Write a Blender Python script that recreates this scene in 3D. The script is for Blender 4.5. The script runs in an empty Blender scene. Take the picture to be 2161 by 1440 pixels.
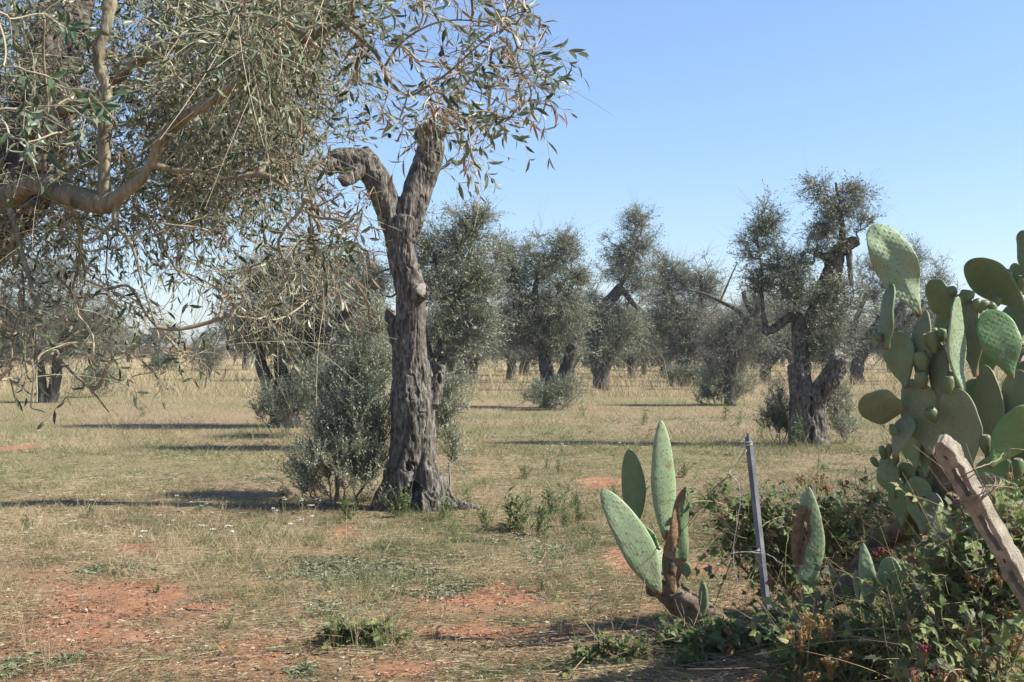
import bpy, math, numpy as np
from mathutils import Vector
C = bpy.context.scene.collection
# ------------------------------------------------------------------ camera model
F, H, CX, HY = 2608.0, 1.55, 1080.5, 738.0        # focal (px of the 2161 wide photo), eye height, centre x, horizon y
def W(px, py, d):
    return np.array([(px - CX) / F * d, d, H - (py - HY) / F * d])
def gd(py):                                        # distance of a ground point seen at row py
    return H * F / (py - HY)
SUN_AZ, SUN_EL = math.radians(97.0), math.radians(42.0)
# ------------------------------------------------------------------ noise
def _hash(i, j, k):
    n = (i * 374761393 + j * 668265263 + k * 2147483647 * 3 + 1013904223) & 0xffffffff
    n = ((n ^ (n >> 13)) * 1274126177) & 0xffffffff
    n = ((n ^ (n >> 16)) * 2246822519) & 0xffffffff
    return ((n ^ (n >> 15)) & 0xffffff) / float(0xffffff)
def noise(p):
    p = np.asarray(p, float); i = np.floor(p).astype(np.int64); f = p - i
    f = f * f * f * (f * (f * 6 - 15) + 10); r = 0
    for a in (0, 1):
        for b in (0, 1):
            for c in (0, 1):
                w = (f[:, 0] if a else 1 - f[:, 0]) * (f[:, 1] if b else 1 - f[:, 1]) * (f[:, 2] if c else 1 - f[:, 2])
                r = r + w * _hash(i[:, 0] + a, i[:, 1] + b, i[:, 2] + c)
    return r * 2 - 1
def fbm(p, o=4, g=0.5):
    p = np.asarray(p, float); r = 0; a = 1.0
    for k in range(o):
        r = r + a * noise(p * (2.03 ** k) + 17.3 * k); a *= g
    return r
def norm(v):
    return v / np.maximum(np.linalg.norm(v, axis=-1, keepdims=True), 1e-9)
def sstep(a, b, x):
    t = np.clip((x - a) / (b - a), 0, 1); return t * t * (3 - 2 * t)
def ground_z(x, y):
    x = np.asarray(x, float); y = np.asarray(y, float)
    m = 0.34 * np.exp(-(((x - 1.9) / 1.25) ** 2 + ((y - 5.0) / 1.2) ** 2) / 1.3)
    far = sstep(70, 130, y) * 0.35 * (1 - sstep(0, 40, x + 10))
    return m + far
# ------------------------------------------------------------------ mesh building
class MB:
    def __init__(s): s.v = []; s.f = {}; s.n = 0; s.a = []
    def add(s, V, faces, attr=0.5, mat=0):
        V = np.asarray(V, float).reshape(-1, 3)
        if not isinstance(faces, (list, tuple)): faces = [faces]
        for f in faces:
            f = np.asarray(f, np.int64)
            if f.size: s.f.setdefault((f.shape[1], mat), []).append(f + s.n)
        s.v.append(V); s.n += len(V)
        s.a.append(np.broadcast_to(np.asarray(attr, float), (len(V),)))
    def mesh(s, name, mats, smooth=True):
        me = bpy.data.meshes.new(name)
        V = np.concatenate(s.v); me.vertices.add(len(V)); me.vertices.foreach_set('co', V.astype(np.float32).ravel())
        li, st, mi, o = [], [], [], 0
        for (k, m), fl in s.f.items():
            f = np.concatenate(fl); li.append(f.ravel()); st.append(o + np.arange(len(f)) * k); o += f.size
            mi.append(np.full(len(f), m))
        li = np.concatenate(li); st = np.concatenate(st); mi = np.concatenate(mi)
        me.loops.add(len(li)); me.loops.foreach_set('vertex_index', li.astype(np.int32))
        me.polygons.add(len(st)); me.polygons.foreach_set('loop_start', st.astype(np.int32))
        me.polygons.foreach_set('material_index', mi.astype(np.int32))
        me.polygons.foreach_set('use_smooth', np.full(len(st), bool(smooth)))
        at = me.attributes.new('var', 'FLOAT', 'POINT'); at.data.foreach_set('value', np.concatenate(s.a).astype(np.float32))
        for m in (mats if isinstance(mats, (list, tuple)) else [mats]): me.materials.append(m)
        me.update(calc_edges=True); me.validate()
        return me
    def obj(s, name, mats, parent=None, smooth=True, origin=None):
        if origin is not None: s.v = [v - np.asarray(origin) for v in s.v]
        o = bpy.data.objects.new(name, s.mesh(name, mats, smooth)); C.objects.link(o)
        if origin is not None: o.location = origin
        if parent is not None: o.parent = parent
        return o
def thing(name, label, cat, group=None, loc=(0, 0, 0)):
    o = bpy.data.objects.new(name, None); C.objects.link(o); o.location = loc
    o.empty_display_size = 0.1
    return tag(o, label, cat, group)
def tag(o, label, cat, group=None):
    o['label'] = label; o['category'] = cat
    if group: o['group'] = group
    return o
def struct(o, kind='structure'):
    o['kind'] = kind; return o
# ------------------------------------------------------------------ tubes
def tubes(mb, P, R, sides=4, attr=0.5, mat=0, lob=None, cap=False):
    """P (S,K,3) centre lines, R (S,K) radii; attr scalar or (S,)"""
    P = np.asarray(P, float); R = np.asarray(R, float)
    S, K, _ = P.shape
    T = np.empty_like(P); T[:, 1:-1] = P[:, 2:] - P[:, :-2]; T[:, 0] = P[:, 1] - P[:, 0]; T[:, -1] = P[:, -1] - P[:, -2]
    T = norm(T); m = norm(P[:, -1] - P[:, 0] + 1e-6)
    ref = np.zeros((S, 3)); ref[np.arange(S), np.argmin(np.abs(m), axis=1)] = 1
    U = norm(ref[:, None] - (T * ref[:, None]).sum(-1, keepdims=True) * T); Vv = np.cross(T, U)
    th = np.arange(sides) * 2 * np.pi / sides
    rr = R[:, :, None] * (np.ones(sides) if lob is None else lob)
    X = P[:, :, None] + rr[..., None] * (np.cos(th)[None, None, :, None] * U[:, :, None] + np.sin(th)[None, None, :, None] * Vv[:, :, None])
    idx = np.arange(S * K * sides).reshape(S, K, sides); nx = np.roll(idx, -1, axis=2)
    q = np.stack([idx[:, :-1], nx[:, :-1], nx[:, 1:], idx[:, 1:]], -1).reshape(-1, 4)
    a = np.broadcast_to(np.asarray(attr, float), (S,)); a = np.repeat(a, K * sides)
    fl = [q]
    if cap:
        for s_ in range(S):
            fl.append(idx[s_, -1][None]); fl.append(idx[s_, 0][::-1][None])
    mb.add(X.reshape(-1, 3), fl, a, mat)
def smooth_path(pts, n):
    """Catmull-Rom through pts (k,m) -> (n,m)"""
    p = np.asarray(pts, float)
    if len(p) == 2: return p[0] + (p[1] - p[0]) * np.linspace(0, 1, n)[:, None]
    q = np.vstack([2 * p[0] - p[1], p, 2 * p[-1] - p[-2]])
    t = np.linspace(0, len(p) - 1 - 1e-6, n); i = t.astype(int); u = (t - i)[:, None]
    a, b, c, d = q[i], q[i + 1], q[i + 2], q[i + 3]
    r = 0.5 * (2 * b + (c - a) * u + (2 * a - 5 * b + 4 * c - d) * u ** 2 + (3 * b - a - 3 * c + d) * u ** 3)
    if p.shape[1] > 3: r[:, 3] = np.maximum(r[:, 3], p[:, 3].min() * 0.8)
    return r
def limb_px(pts, d):
    """[(px,py,dd,r_px)] -> [(x,y,z,r)]"""
    out = []
    for (px, py, dd, r) in pts:
        w = W(px, py, d + dd); out.append([*w, r * (d + dd) / F])
    return np.array(out)
# ------------------------------------------------------------------ leaves
def leaves(mb, p, d, n, l, w, attr, detail=False, mat=0, curl=0.12):
    """leaf blades: base p, direction d, upper-face normal n (all (N,3)), length l, width w"""
    d = norm(d); n = norm(n - (n * d).sum(-1, keepdims=True) * d); s = np.cross(d, n)
    l = np.broadcast_to(l, (len(p),))[:, None]; w = np.broadcast_to(w, (len(p),))[:, None] * 0.5
    N = len(p)
    if detail:
        rows = []
        c = curl
        rows.append(p)
        for t, ww in ((0.33, 0.92), (0.68, 0.8)):
            m = p + d * l * t + n * l * (c * t * (1 - t) * 1.2)
            rows += [m - s * w * ww + n * w * 0.35, m, m + s * w * ww + n * w * 0.35]
        rows.append(p + d * l - n * l * c * 0.6)
        X = np.stack(rows, 1).reshape(-1, 3)
        b = np.arange(N)[:, None] * 8
        tri = np.concatenate([b + [0, 2, 1], b + [0, 3, 2], b + [4, 5, 7], b + [5, 6, 7]])
        quad = np.concatenate([b + [1, 2, 5, 4], b + [2, 3, 6, 5]])
        mb.add(X, [tri, quad], np.repeat(attr, 8), mat)
    else:
        m = p + d * l * 0.5
        X = np.stack([p, m + s * w, p + d * l - n * l * 0.08, m - s * w], 1).reshape(-1, 3)
        b = np.arange(N)[:, None] * 4
        mb.add(X, [b + [0, 1, 2, 3]], np.repeat(attr, 4), mat)
# ------------------------------------------------------------------ materials
def new_mat(name):
    m = bpy.data.materials.new(name); m.use_nodes = True; nt = m.node_tree; nt.nodes.clear()
    return m, nt, nt.nodes, nt.links
def ramp(N, L, src, stops, interp='LINEAR'):
    r = N.new('ShaderNodeValToRGB'); r.color_ramp.interpolation = interp
    e = r.color_ramp.elements
    while len(e) < len(stops): e.new(0.5)
    for k, (p, c) in enumerate(stops):
        e[k].position = p; e[k].color = (*c, 1) if len(c) == 3 else c
    L.new(src, r.inputs[0]); return r.outputs[0]
def coord(N, L, scale=(1, 1, 1), kind='Object'):
    t = N.new('ShaderNodeTexCoord'); mp = N.new('ShaderNodeMapping'); mp.inputs['Scale'].default_value = scale
    L.new(t.outputs[kind], mp.inputs[0]); return mp.outputs[0]
def ntex(N, L, vec, scale, detail=4, rough=0.6, dist=0.0):
    n = N.new('ShaderNodeTexNoise'); n.inputs['Scale'].default_value = scale; n.inputs['Detail'].default_value = detail
    n.inputs['Roughness'].default_value = rough; n.inputs['Distortion'].default_value = dist
    L.new(vec, n.inputs['Vector']); return n.outputs['Fac']
def mix(N, L, fac, a, b, mode='MIX'):
    m = N.new('ShaderNodeMix'); m.data_type = 'RGBA'; m.blend_type = mode
    for s, v in ((0, fac), (6, a), (7, b)):
        if hasattr(v, 'node'): L.new(v, m.inputs[s])
        elif s == 0: m.inputs[0].default_value = v
        else: m.inputs[s].default_value = (*v, 1)
    return m.outputs[2]
def attr(N, name='var'):
    a = N.new('ShaderNodeAttribute'); a.attribute_name = name; return a.outputs['Fac']
def bump(N, L, h, strength=0.4, dist=0.01):
    b = N.new('ShaderNodeBump'); b.inputs['Strength'].default_value = strength; b.inputs['Distance'].default_value = dist
    L.new(h, b.inputs['Height']); return b.outputs[0]
def principled(N, L, col, rough=0.8, spec=0.3, nrm=None, out=True):
    p = N.new('ShaderNodeBsdfPrincipled')
    if hasattr(col, 'node'): L.new(col, p.inputs['Base Color'])
    else: p.inputs['Base Color'].default_value = (*col, 1)
    if hasattr(rough, 'node'): L.new(rough, p.inputs['Roughness'])
    else: p.inputs['Roughness'].default_value = rough
    p.inputs['Specular IOR Level'].default_value = spec
    if nrm is not None: L.new(nrm, p.inputs['Normal'])
    if out:
        o = N.new('ShaderNodeOutputMaterial'); L.new(p.outputs[0], o.inputs[0])
    return p
def foliage_mat(name, stops, back=None, trans=0.25, rough=0.5, spec=0.4, tcol=None):
    m, nt, N, L = new_mat(name)
    c = ramp(N, L, attr(N), stops)
    if back:
        g = N.new('ShaderNodeNewGeometry')
        cb = ramp(N, L, attr(N), back)
        c = mix(N, L, g.outputs['Backfacing'], c, cb)
    p = principled(N, L, c, rough, spec, out=False)
    t = N.new('ShaderNodeBsdfTranslucent')
    if tcol: L.new(mix(N, L, 1.0, c, tcol, 'MULTIPLY'), t.inputs[0])
    else: L.new(c, t.inputs[0])
    ms = N.new('ShaderNodeMixShader'); ms.inputs[0].default_value = trans
    L.new(p.outputs[0], ms.inputs[1]); L.new(t.outputs[0], ms.inputs[2])
    o = N.new('ShaderNodeOutputMaterial'); L.new(ms.outputs[0], o.inputs[0])
    return m
def bark_mat(name, dark, mid, light, sc=1.0, lichen=None, strength=0.6):
    m, nt, N, L = new_mat(name)
    v = coord(N, L, (1, 1, 0.28)); v2 = coord(N, L)
    n1 = ntex(N, L, v, 26 * sc, 6, 0.65, 0.4); n2 = ntex(N, L, v2, 5 * sc, 4, 0.6)
    c = ramp(N, L, n1, [(0.35, dark), (0.52, mid), (0.7, light)])
    tone = ramp(N, L, n2, [(0.3, (0.72, 0.7, 0.68)), (0.7, (1.12, 1.1, 1.06))])
    c = mix(N, L, 1.0, c, tone, 'MULTIPLY')
    if lichen:
        n3 = ntex(N, L, v2, 9 * sc, 5, 0.7)
        c = mix(N, L, ramp(N, L, n3, [(0.55, (0, 0, 0)), (0.68, (0.7, 0.7, 0.7))]), c, lichen)
    vo = N.new('ShaderNodeTexVoronoi'); vo.feature = 'DISTANCE_TO_EDGE'; vo.inputs['Scale'].default_value = 34 * sc; L.new(v, vo.inputs['Vector'])
    h = N.new('ShaderNodeMath'); h.operation = 'ADD'; L.new(n1, h.inputs[0]); L.new(vo.outputs['Distance'], h.inputs[1])
    principled(N, L, c, 0.9, 0.15, bump(N, L, h.outputs[0], strength, 0.012 / sc))
    return m
M = {}
M['bark_old'] = bark_mat('olive_bark', (0.035, 0.03, 0.026), (0.125, 0.111, 0.093), (0.29, 0.267, 0.23), 1.3, (0.25, 0.24, 0.205), 0.9)
M['bark_far'] = bark_mat('olive_bark_weathered', (0.045, 0.04, 0.036), (0.10, 0.09, 0.08), (0.19, 0.172, 0.155), 0.7)
M['bark_young'] = bark_mat('olive_limb_bark', (0.11, 0.098, 0.062), (0.255, 0.228, 0.152), (0.42, 0.38, 0.27), 0.9, (0.20, 0.19, 0.11), 0.8)
M['bark_dark'] = bark_mat('old_dark_bark', (0.05, 0.044, 0.038), (0.11, 0.096, 0.082), (0.2, 0.178, 0.15), 0.9)
def plain(name, a, b, sc=20, rough=0.8, spec=0.2, st=0.3, dist=0.003, metal=0):
    m, nt, N, L = new_mat(name); v = coord(N, L); n = ntex(N, L, v, sc, 5, 0.65)
    p = principled(N, L, ramp(N, L, n, [(0.3, a), (0.7, b)]), rough, spec, bump(N, L, n, st, dist)); p.inputs['Metallic'].default_value = metal
    return m
def var_mat(name, stops, rough=0.8, spec=0.2):
    m, nt, N, L = new_mat(name); principled(N, L, ramp(N, L, attr(N), stops), rough, spec); return m
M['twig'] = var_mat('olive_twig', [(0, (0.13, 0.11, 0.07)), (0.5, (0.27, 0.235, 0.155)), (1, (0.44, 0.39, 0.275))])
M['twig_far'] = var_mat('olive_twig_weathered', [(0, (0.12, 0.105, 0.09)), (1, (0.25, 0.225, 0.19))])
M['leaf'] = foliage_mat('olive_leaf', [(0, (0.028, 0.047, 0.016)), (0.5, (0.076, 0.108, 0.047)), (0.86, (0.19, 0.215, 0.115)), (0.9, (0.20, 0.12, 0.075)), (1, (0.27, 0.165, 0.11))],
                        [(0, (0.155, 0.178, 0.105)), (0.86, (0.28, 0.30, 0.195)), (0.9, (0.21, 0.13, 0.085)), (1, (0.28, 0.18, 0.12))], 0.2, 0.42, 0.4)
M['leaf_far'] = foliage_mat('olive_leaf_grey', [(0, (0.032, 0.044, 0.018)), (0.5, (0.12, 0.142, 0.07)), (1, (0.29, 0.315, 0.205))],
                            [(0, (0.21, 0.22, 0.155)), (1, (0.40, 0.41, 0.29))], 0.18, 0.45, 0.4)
M['leaf_fresh'] = foliage_mat('olive_leaf_fresh', [(0, (0.04, 0.08, 0.04)), (0.6, (0.07, 0.12, 0.055)), (1, (0.11, 0.16, 0.08))], [(0, (0.17, 0.21, 0.14)), (1, (0.26, 0.3, 0.21))], 0.25, 0.4, 0.5)
M['cut'] = plain('cut_wood', (0.17, 0.15, 0.125), (0.33, 0.30, 0.25), 30)
# ------------------------------------------------------------------ tree growth
class Growth: pass
def grow(nodes, dirs, targets, rng, K=7, pathcost=0.25, wob=0.25, sag=0.0, alen=None):
    """connects every target to the nearest wood already there; returns the centre lines and how much wood each point carries"""
    nodes = np.asarray(nodes, float); n0 = len(nodes); M_ = len(targets)
    NN = np.zeros((n0 + M_ * (K - 1), 3)); DD = np.zeros_like(NN); PL = np.zeros(len(NN)); OWN = np.full(len(NN), -1); OK = np.zeros(len(NN), int)
    NN[:n0] = nodes; DD[:n0] = dirs
    if alen is not None: PL[:n0] = alen
    dl = np.array([np.min(((nodes - t) ** 2).sum(1)) for t in targets])
    order = np.argsort(dl); cnt = n0
    P = np.zeros((M_, K, 3)); parent = np.full(M_, -1); pk = np.zeros(M_, int)
    u = np.linspace(0, 1, K)[:, None]
    for m, ti in enumerate(order):
        t = targets[ti]; dv = t - NN[:cnt]; d = np.sqrt((dv ** 2).sum(1))
        j = int(np.argmin(d + pathcost * PL[:cnt])); L_ = max(d[j], 1e-3); a = dv[j] / L_
        w = rng.normal(0, wob, (2, 3))
        p0 = NN[j]; p1 = p0 + norm(0.6 * DD[j] + a + w[0]) * L_ * 0.38; p2 = t - norm(a + w[1] + np.array([0, 0, -sag])) * L_ * 0.34
        b = (1 - u) ** 3 * p0 + 3 * u * (1 - u) ** 2 * p1 + 3 * u * u * (1 - u) * p2 + u ** 3 * t
        P[m] = b; parent[m] = OWN[j]; pk[m] = OK[j]
        s = slice(cnt, cnt + K - 1); NN[s] = b[1:]; tg = np.vstack([b[2:] - b[1:-1], b[-1:] - b[-2:-1]]); DD[s] = norm(tg)
        PL[s] = PL[j] + np.linspace(L_ / (K - 1), L_, K - 1); OWN[s] = m; OK[s] = np.arange(1, K); cnt += K - 1
    flow = np.ones((M_, K))
    for m in range(M_ - 1, -1, -1):
        if parent[m] >= 0: flow[parent[m], :pk[m] + 1] += flow[m, 0]
    g = Growth(); g.P = P; g.flow = flow; return g
def rand_dirs(rng, n):
    return norm(rng.normal(0, 1, (n, 3)))
def shoots(rng, g, per, lo=0.3, along=0.6, rnd=0.9, bias=(0, 0, 0.2), Ls=(0.12, 0.3), bend=(0, 0, -0.15), npts=5, curlr=0.12):
    """leafy shoots springing off the growth's twigs"""
    Mm, K, _ = g.P.shape; S = Mm * per
    m = np.repeat(np.arange(Mm), per); t = rng.uniform(lo, 1, S); t[::per] = 1.0
    x = t * (K - 1); i = np.minimum(x.astype(int), K - 2); f = (x - i)[:, None]
    p = g.P[m, i] * (1 - f) + g.P[m, i + 1] * f; tg = norm(g.P[m, i + 1] - g.P[m, i])
    d = norm(along * tg + rnd * rand_dirs(rng, S) + np.asarray(bias))
    L_ = rng.uniform(*Ls, S)[:, None]
    s = np.linspace(0, 1, npts)[None, :, None]
    bd = (np.asarray(bend) + rng.normal(0, curlr, (S, 3)))
    return p[:, None] + d[:, None] * L_[:, None] * s + bd[:, None] * L_[:, None] * s ** 2
def shoot_leaves(mb, rng, Q, pairs, ll, lw, vr, keep=0.85, detail=False, mat=0, start=0.12, dry=0.0, drydroop=True, curl=0.12):
    S, K, _ = Q.shape; t = np.linspace(start, 0.98, pairs)
    x = t * (K - 1); i = np.minimum(x.astype(int), K - 2); f = (x - i)[None, :, None]
    p = Q[:, i] * (1 - f) + Q[:, i + 1] * f; tg = norm(Q[:, i + 1] - Q[:, i])
    r = norm(np.cross(tg, rand_dirs(rng, S)[:, None] + np.zeros_like(tg))); b = np.cross(tg, r)
    ph = (np.arange(pairs) * np.pi / 2)[None] + rng.normal(0, 0.35, (S, pairs))
    u = r * np.cos(ph)[..., None] + b * np.sin(ph)[..., None]
    sdry = rng.random(S) < dry
    for sg in (1, -1):
        al = rng.uniform(0.45, 1.05, (S, pairs))[..., None]
        d = tg * np.cos(al) + sg * u * np.sin(al)
        d = np.where((sdry & drydroop)[:, None, None], norm(d + np.array([0, 0, -0.5])), d)
        nn = tg + 0.45 * rng.normal(0, 1, (S, pairs, 3)) + np.array([0, 0, 0.25])
        k = rng.random((S, pairs)) < keep
        v = rng.uniform(vr[0], vr[1], (S, pairs)); v = np.clip(v + rng.normal(0, 0.08, (S, 1)), 0.0, 0.85 if dry > 0 else 1)
        v = np.where(sdry[:, None], rng.uniform(0.9, 1, (S, pairs)), v)
        sz = rng.uniform(0.65, 1.15, (S, pairs))
        wf = np.where(sdry, 0.6, 1.0)[:, None]
        leaves(mb, p[k], d[k], nn[k], (ll * sz)[k], (lw * sz * wf)[k], v[k], detail, mat, curl)
def lumpy(rng, n, sides, amt, ph=3):
    th = np.arange(sides) * 2 * np.pi / sides; z = np.linspace(0, 1, n)[:, None]
    r = np.ones((n, sides))
    for k in range(2, 6):
        r += amt / k * 1.4 * np.sin(k * th[None] + rng.uniform(0, 6) + z * rng.uniform(-ph, ph))
    return r
def wood_tubes(mb, limbs, rng, sides=14, amt=0.12, dens=18, mat=0, cap=True):
    for Lm in limbs:
        ln = np.linalg.norm(np.diff(Lm[:, :3], axis=0), axis=1).sum(); n = int(max(8, min(60, ln / max(Lm[:, 3].mean(), 0.01) * 1.2)))
        q = smooth_path(Lm, n)
        jit = fbm(q[:, :3] * 3.1 + rng.uniform(0, 50), 2)[:, None]
        q[1:-1, :3] += np.stack([jit[1:-1, 0], np.roll(jit, 3)[1:-1, 0], 0 * jit[1:-1, 0]], 1) * q[1:-1, 3:4] * 0.25
        tubes(mb, q[None, :, :3], q[None, :, 3], sides, rng.uniform(0.2, 0.8), mat, lumpy(rng, n, sides, amt)[None], cap)
def fuse(mb, voxel):
    """one skin over intersecting tubes -> verts, normals, quads"""
    me = mb.mesh('tmp', []); o = bpy.data.objects.new('tmp', me); C.objects.link(o)
    md = o.modifiers.new('r', 'REMESH'); md.mode = 'VOXEL'; md.voxel_size = voxel
    sm = o.modifiers.new('s', 'SMOOTH'); sm.factor = 0.5; sm.iterations = 3
    dg = bpy.context.evaluated_depsgraph_get(); dg.update()
    m2 = bpy.data.meshes.new_from_object(o.evaluated_get(dg))
    n = len(m2.vertices); V = np.zeros(n * 3, np.float32); m2.vertices.foreach_get('co', V); V = V.reshape(-1, 3).astype(float)
    Nn = np.zeros(n * 3, np.float32); m2.vertices.foreach_get('normal', Nn); Nn = Nn.reshape(-1, 3).astype(float)
    tot = np.zeros(len(m2.polygons), np.int32); m2.polygons.foreach_get('loop_total', tot)
    lv = np.zeros(len(m2.loops), np.int32); m2.loops.foreach_get('vertex_index', lv)
    assert (tot == 4).all(); Q = lv.reshape(-1, 4)
    bpy.data.objects.remove(o); bpy.data.meshes.remove(me); bpy.data.meshes.remove(m2)
    return V, Nn, Q
def bark_displace(V, Nn, amp=0.02, sc=1.0, seed=0.0):
    p = V + seed
    q = p * np.array([1, 1, 0.22]) * sc
    wv = fbm(p * 2.2 * sc, 3)[:, None] * 0.25
    ridge = 1 - np.abs(fbm((q + wv * 0.3) * 9, 3, 0.5)) * 1.6
    fine = 1 - np.abs(noise((q * np.array([1, 1, 1.3])) * 30 + 5)) * 1.7
    big = fbm(p * np.array([1, 1, 0.4]) * 3.2 * sc + 9, 3)
    ck = fbm((q * np.array([1, 1, .8]) + wv * .12) * 17 + 31, 2, .5); crack = np.exp(-(ck / .085) ** 2)
    return V + Nn * (amp * (0.45 * ridge + 0.35 * fine + .8 * big - .85 * crack))[:, None]
def px_of(V):
    return CX + V[:, 0] / V[:, 1] * F, HY + (H - V[:, 2]) / V[:, 1] * F
def hollow(V, Nn, cx, cy, rx, ry, depth, pw=1.0):
    x, y = px_of(V); e = ((x - cx) / rx) ** 2 + ((y - cy) / ry) ** 2
    e = e * (1 + .7 * fbm(V * 9 + cx, 3)); k = (Nn[:, 1] < 0.25) * np.clip(1 - e, 0, 1) ** pw * (e < 1)
    V = V.copy(); V[:, 1] += depth * np.minimum(k * 2.2, 1); return V
def cut_disc(center, normal, r, seed):
    """a sawn end: rough pale disc a little proud of the limb"""
    rng = np.random.default_rng(seed); mb = MB(); n = norm(np.asarray(normal, float)); a = norm(np.cross(n, [0.3, 0.2, 1])); b = np.cross(n, a)
    th = np.linspace(0, 2 * np.pi, 28, endpoint=False); rr = r * (1 + 0.08 * np.sin(3 * th + rng.uniform(0, 6)) + 0.05 * rng.normal(0, 1, 28))
    pts = [np.asarray(center) + n * 0.012 + rng.normal(0, 0.002, 3)]
    for f, h in ((0.35, 0.012), (0.7, 0.01), (1, 0.008), (1.0, -0.03)):
        pts += list(np.asarray(center) + n * h + f * rr[:, None] * (np.cos(th)[:, None] * a + np.sin(th)[:, None] * b) + rng.normal(0, 0.0015, (28, 3)))
    k = np.arange(28); k2 = (k + 1) % 28; f = [np.stack([0 * k, 1 + k, 1 + k2], 1)]
    q = [np.stack([1 + r_ * 28 + k, 1 + (r_ + 1) * 28 + k, 1 + (r_ + 1) * 28 + k2, 1 + r_ * 28 + k2], 1) for r_ in range(3)]
    mb.add(np.array(pts), f + q); return mb
def ellipsoid_pts(rng, n, d, cl, flat=0.8):
    """targets in crown clumps given as (px,py,rx,ry[,dd])"""
    A = np.array([c[2] * c[3] for c in cl], float) ** 0.75; A /= A.sum(); out = []
    for c, a in zip(cl, A):
        k = max(3, int(round(n * a))); dd = c[4] if len(c) > 4 else 0
        o = W(c[0], c[1], d + dd); s = (d + dd) / F
        r = rng.random(k) ** (1 / 2.2); v = rand_dirs(rng, k) * r[:, None]
        v = v * (1 + .85 * noise(v * 2.4 + rng.uniform(0, 90)))[:, None]
        out.append(o + v * np.array([c[2] * s, min(c[2], c[3] * 1.5) * s * flat, c[3] * s]))
    return np.concatenate(out)
def limb_nodes(limbs, step=0.15):
    P, D, A = [], [], []
    for Lm in limbs:
        ln = np.linalg.norm(np.diff(Lm[:, :3], axis=0), axis=1).sum(); n = max(4, int(ln / step)); q = smooth_path(Lm, n)[:, :3]
        P.append(q); D.append(norm(np.gradient(q, axis=0))); A.append(np.zeros(n))
    P = np.concatenate(P); D = np.concatenate(D); k = P[:, 2] > 0.7
    return P[k], D[k]
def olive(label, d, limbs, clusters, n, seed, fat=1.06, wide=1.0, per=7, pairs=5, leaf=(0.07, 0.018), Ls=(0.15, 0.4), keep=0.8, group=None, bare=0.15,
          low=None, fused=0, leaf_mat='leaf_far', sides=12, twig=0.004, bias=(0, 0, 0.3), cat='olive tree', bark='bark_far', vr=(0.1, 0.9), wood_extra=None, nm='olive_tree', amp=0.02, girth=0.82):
    rng = np.random.default_rng(seed)
    lm = [limb_px([(a_, b_, c_, r_ * girth) for a_, b_, c_, r_ in l], d) for l in limbs]
    base = lm[0][0, :3].copy(); base[2] = float(ground_z(base[0], base[1]))
    t = thing(nm, label, cat, group, base)
    mb = MB(); wood_tubes(mb, lm, rng, sides)
    if fused:
        V, Nn, Q = fuse(mb, fused); V = bark_displace(V, Nn, amp, 1.0, seed * 1.7)
        if wood_extra: V = wood_extra(V, Nn)
        mb = MB(); mb.add(V, Q)
    mb.obj('trunk', M[bark], t, origin=base).location = (0, 0, 0)
    tg = ellipsoid_pts(rng, n, d, [(q[0], q[1], q[2] * fat * wide, q[3] * fat) for q in clusters])
    P, D = limb_nodes(lm, max(0.1, d * 0.004))
    if low is None: tg = tg[tg[:, 2] > 0.5]
    g = grow(P, D, tg, rng, 6, 0.22, 0.28)
    rr = np.maximum(twig * 0.6, twig * g.flow ** 0.46)
    k = rng.random(len(g.P)) > 0
    mb = MB(); tubes(mb, g.P, rr, 4, rng.uniform(0, 1, len(g.P)))
    nb = rng.random(len(g.P)) > bare
    gl = Growth(); gl.P = g.P[nb]
    Q = shoots(rng, gl, per, 0.25, 0.6, 0.9, bias, Ls, npts=4)
    tubes(mb, Q, np.full(Q.shape[:2], twig * 0.55) * np.array([1, 0.8, 0.6, 0.35]), 3, rng.uniform(0.2, 1, len(Q)))
    gb = Growth(); gb.P = g.P[~nb]
    if len(gb.P):
        Qb = shoots(rng, gb, 7, 0.2, 0.8, 0.6, (0, 0, 0.6), (Ls[0] * 1.4, Ls[1] * 2.2), npts=4)
        tubes(mb, Qb, np.full(Qb.shape[:2], twig * 0.5) * np.array([1, 0.8, 0.6, 0.35]), 3, rng.uniform(0.3, 1, len(Qb)))
    mb.obj('twigs', M['twig_far'], t, origin=base).location = (0, 0, 0)
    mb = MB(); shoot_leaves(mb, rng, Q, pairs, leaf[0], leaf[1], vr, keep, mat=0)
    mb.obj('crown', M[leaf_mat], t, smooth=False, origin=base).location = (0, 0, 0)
    return t, lm
#@@SECTIONS@@
# ------------------------------------------------------------------ ground
def axis(fine_lo, fine_hi, step, far, g=1.09):
    a = list(np.arange(fine_lo, fine_hi, step)); s = step
    while a[-1] < far: s *= g; a.append(a[-1] + s)
    b = []; s = step; x = fine_lo
    while x > -far: s *= g; x -= s; b.append(x)
    return np.array(b[::-1] + a)
SOIL_PX = [(156, 390, 1230, 1308), (380, 520, 1270, 1294), (330, 730, 1318, 1392), (560, 850, 1312, 1388), (850, 1130, 1236, 1275), (730, 990, 1412, 1448),
           (985, 1065, 1358, 1388), (1180, 1225, 1283, 1302), (680, 765, 1110, 1142), (640, 1180, 1322, 1362), (90, 190, 1410, 1450), (230, 330, 1150, 1172),
           (1240, 1330, 1010, 1030), (1270, 1500, 1150, 1215), (0, 70, 935, 955), (1000, 1240, 1385, 1420), (60, 200, 1330, 1350), (1310, 1420, 1230, 1300), (560, 700, 1095, 1108)]
SOIL = []
for x0, x1, y0, y1 in SOIL_PX:
    da, db = gd(y0), gd(y1); dm = (da + db) / 2
    SOIL.append(((x0 + x1) / 2 - CX) / F * dm); SOIL.append(dm); SOIL.append((x1 - x0) / 2 / F * dm * 1.12); SOIL.append((da - db) / 2 * 1.12)
SOIL = np.array(SOIL).reshape(-1, 4)
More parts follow.
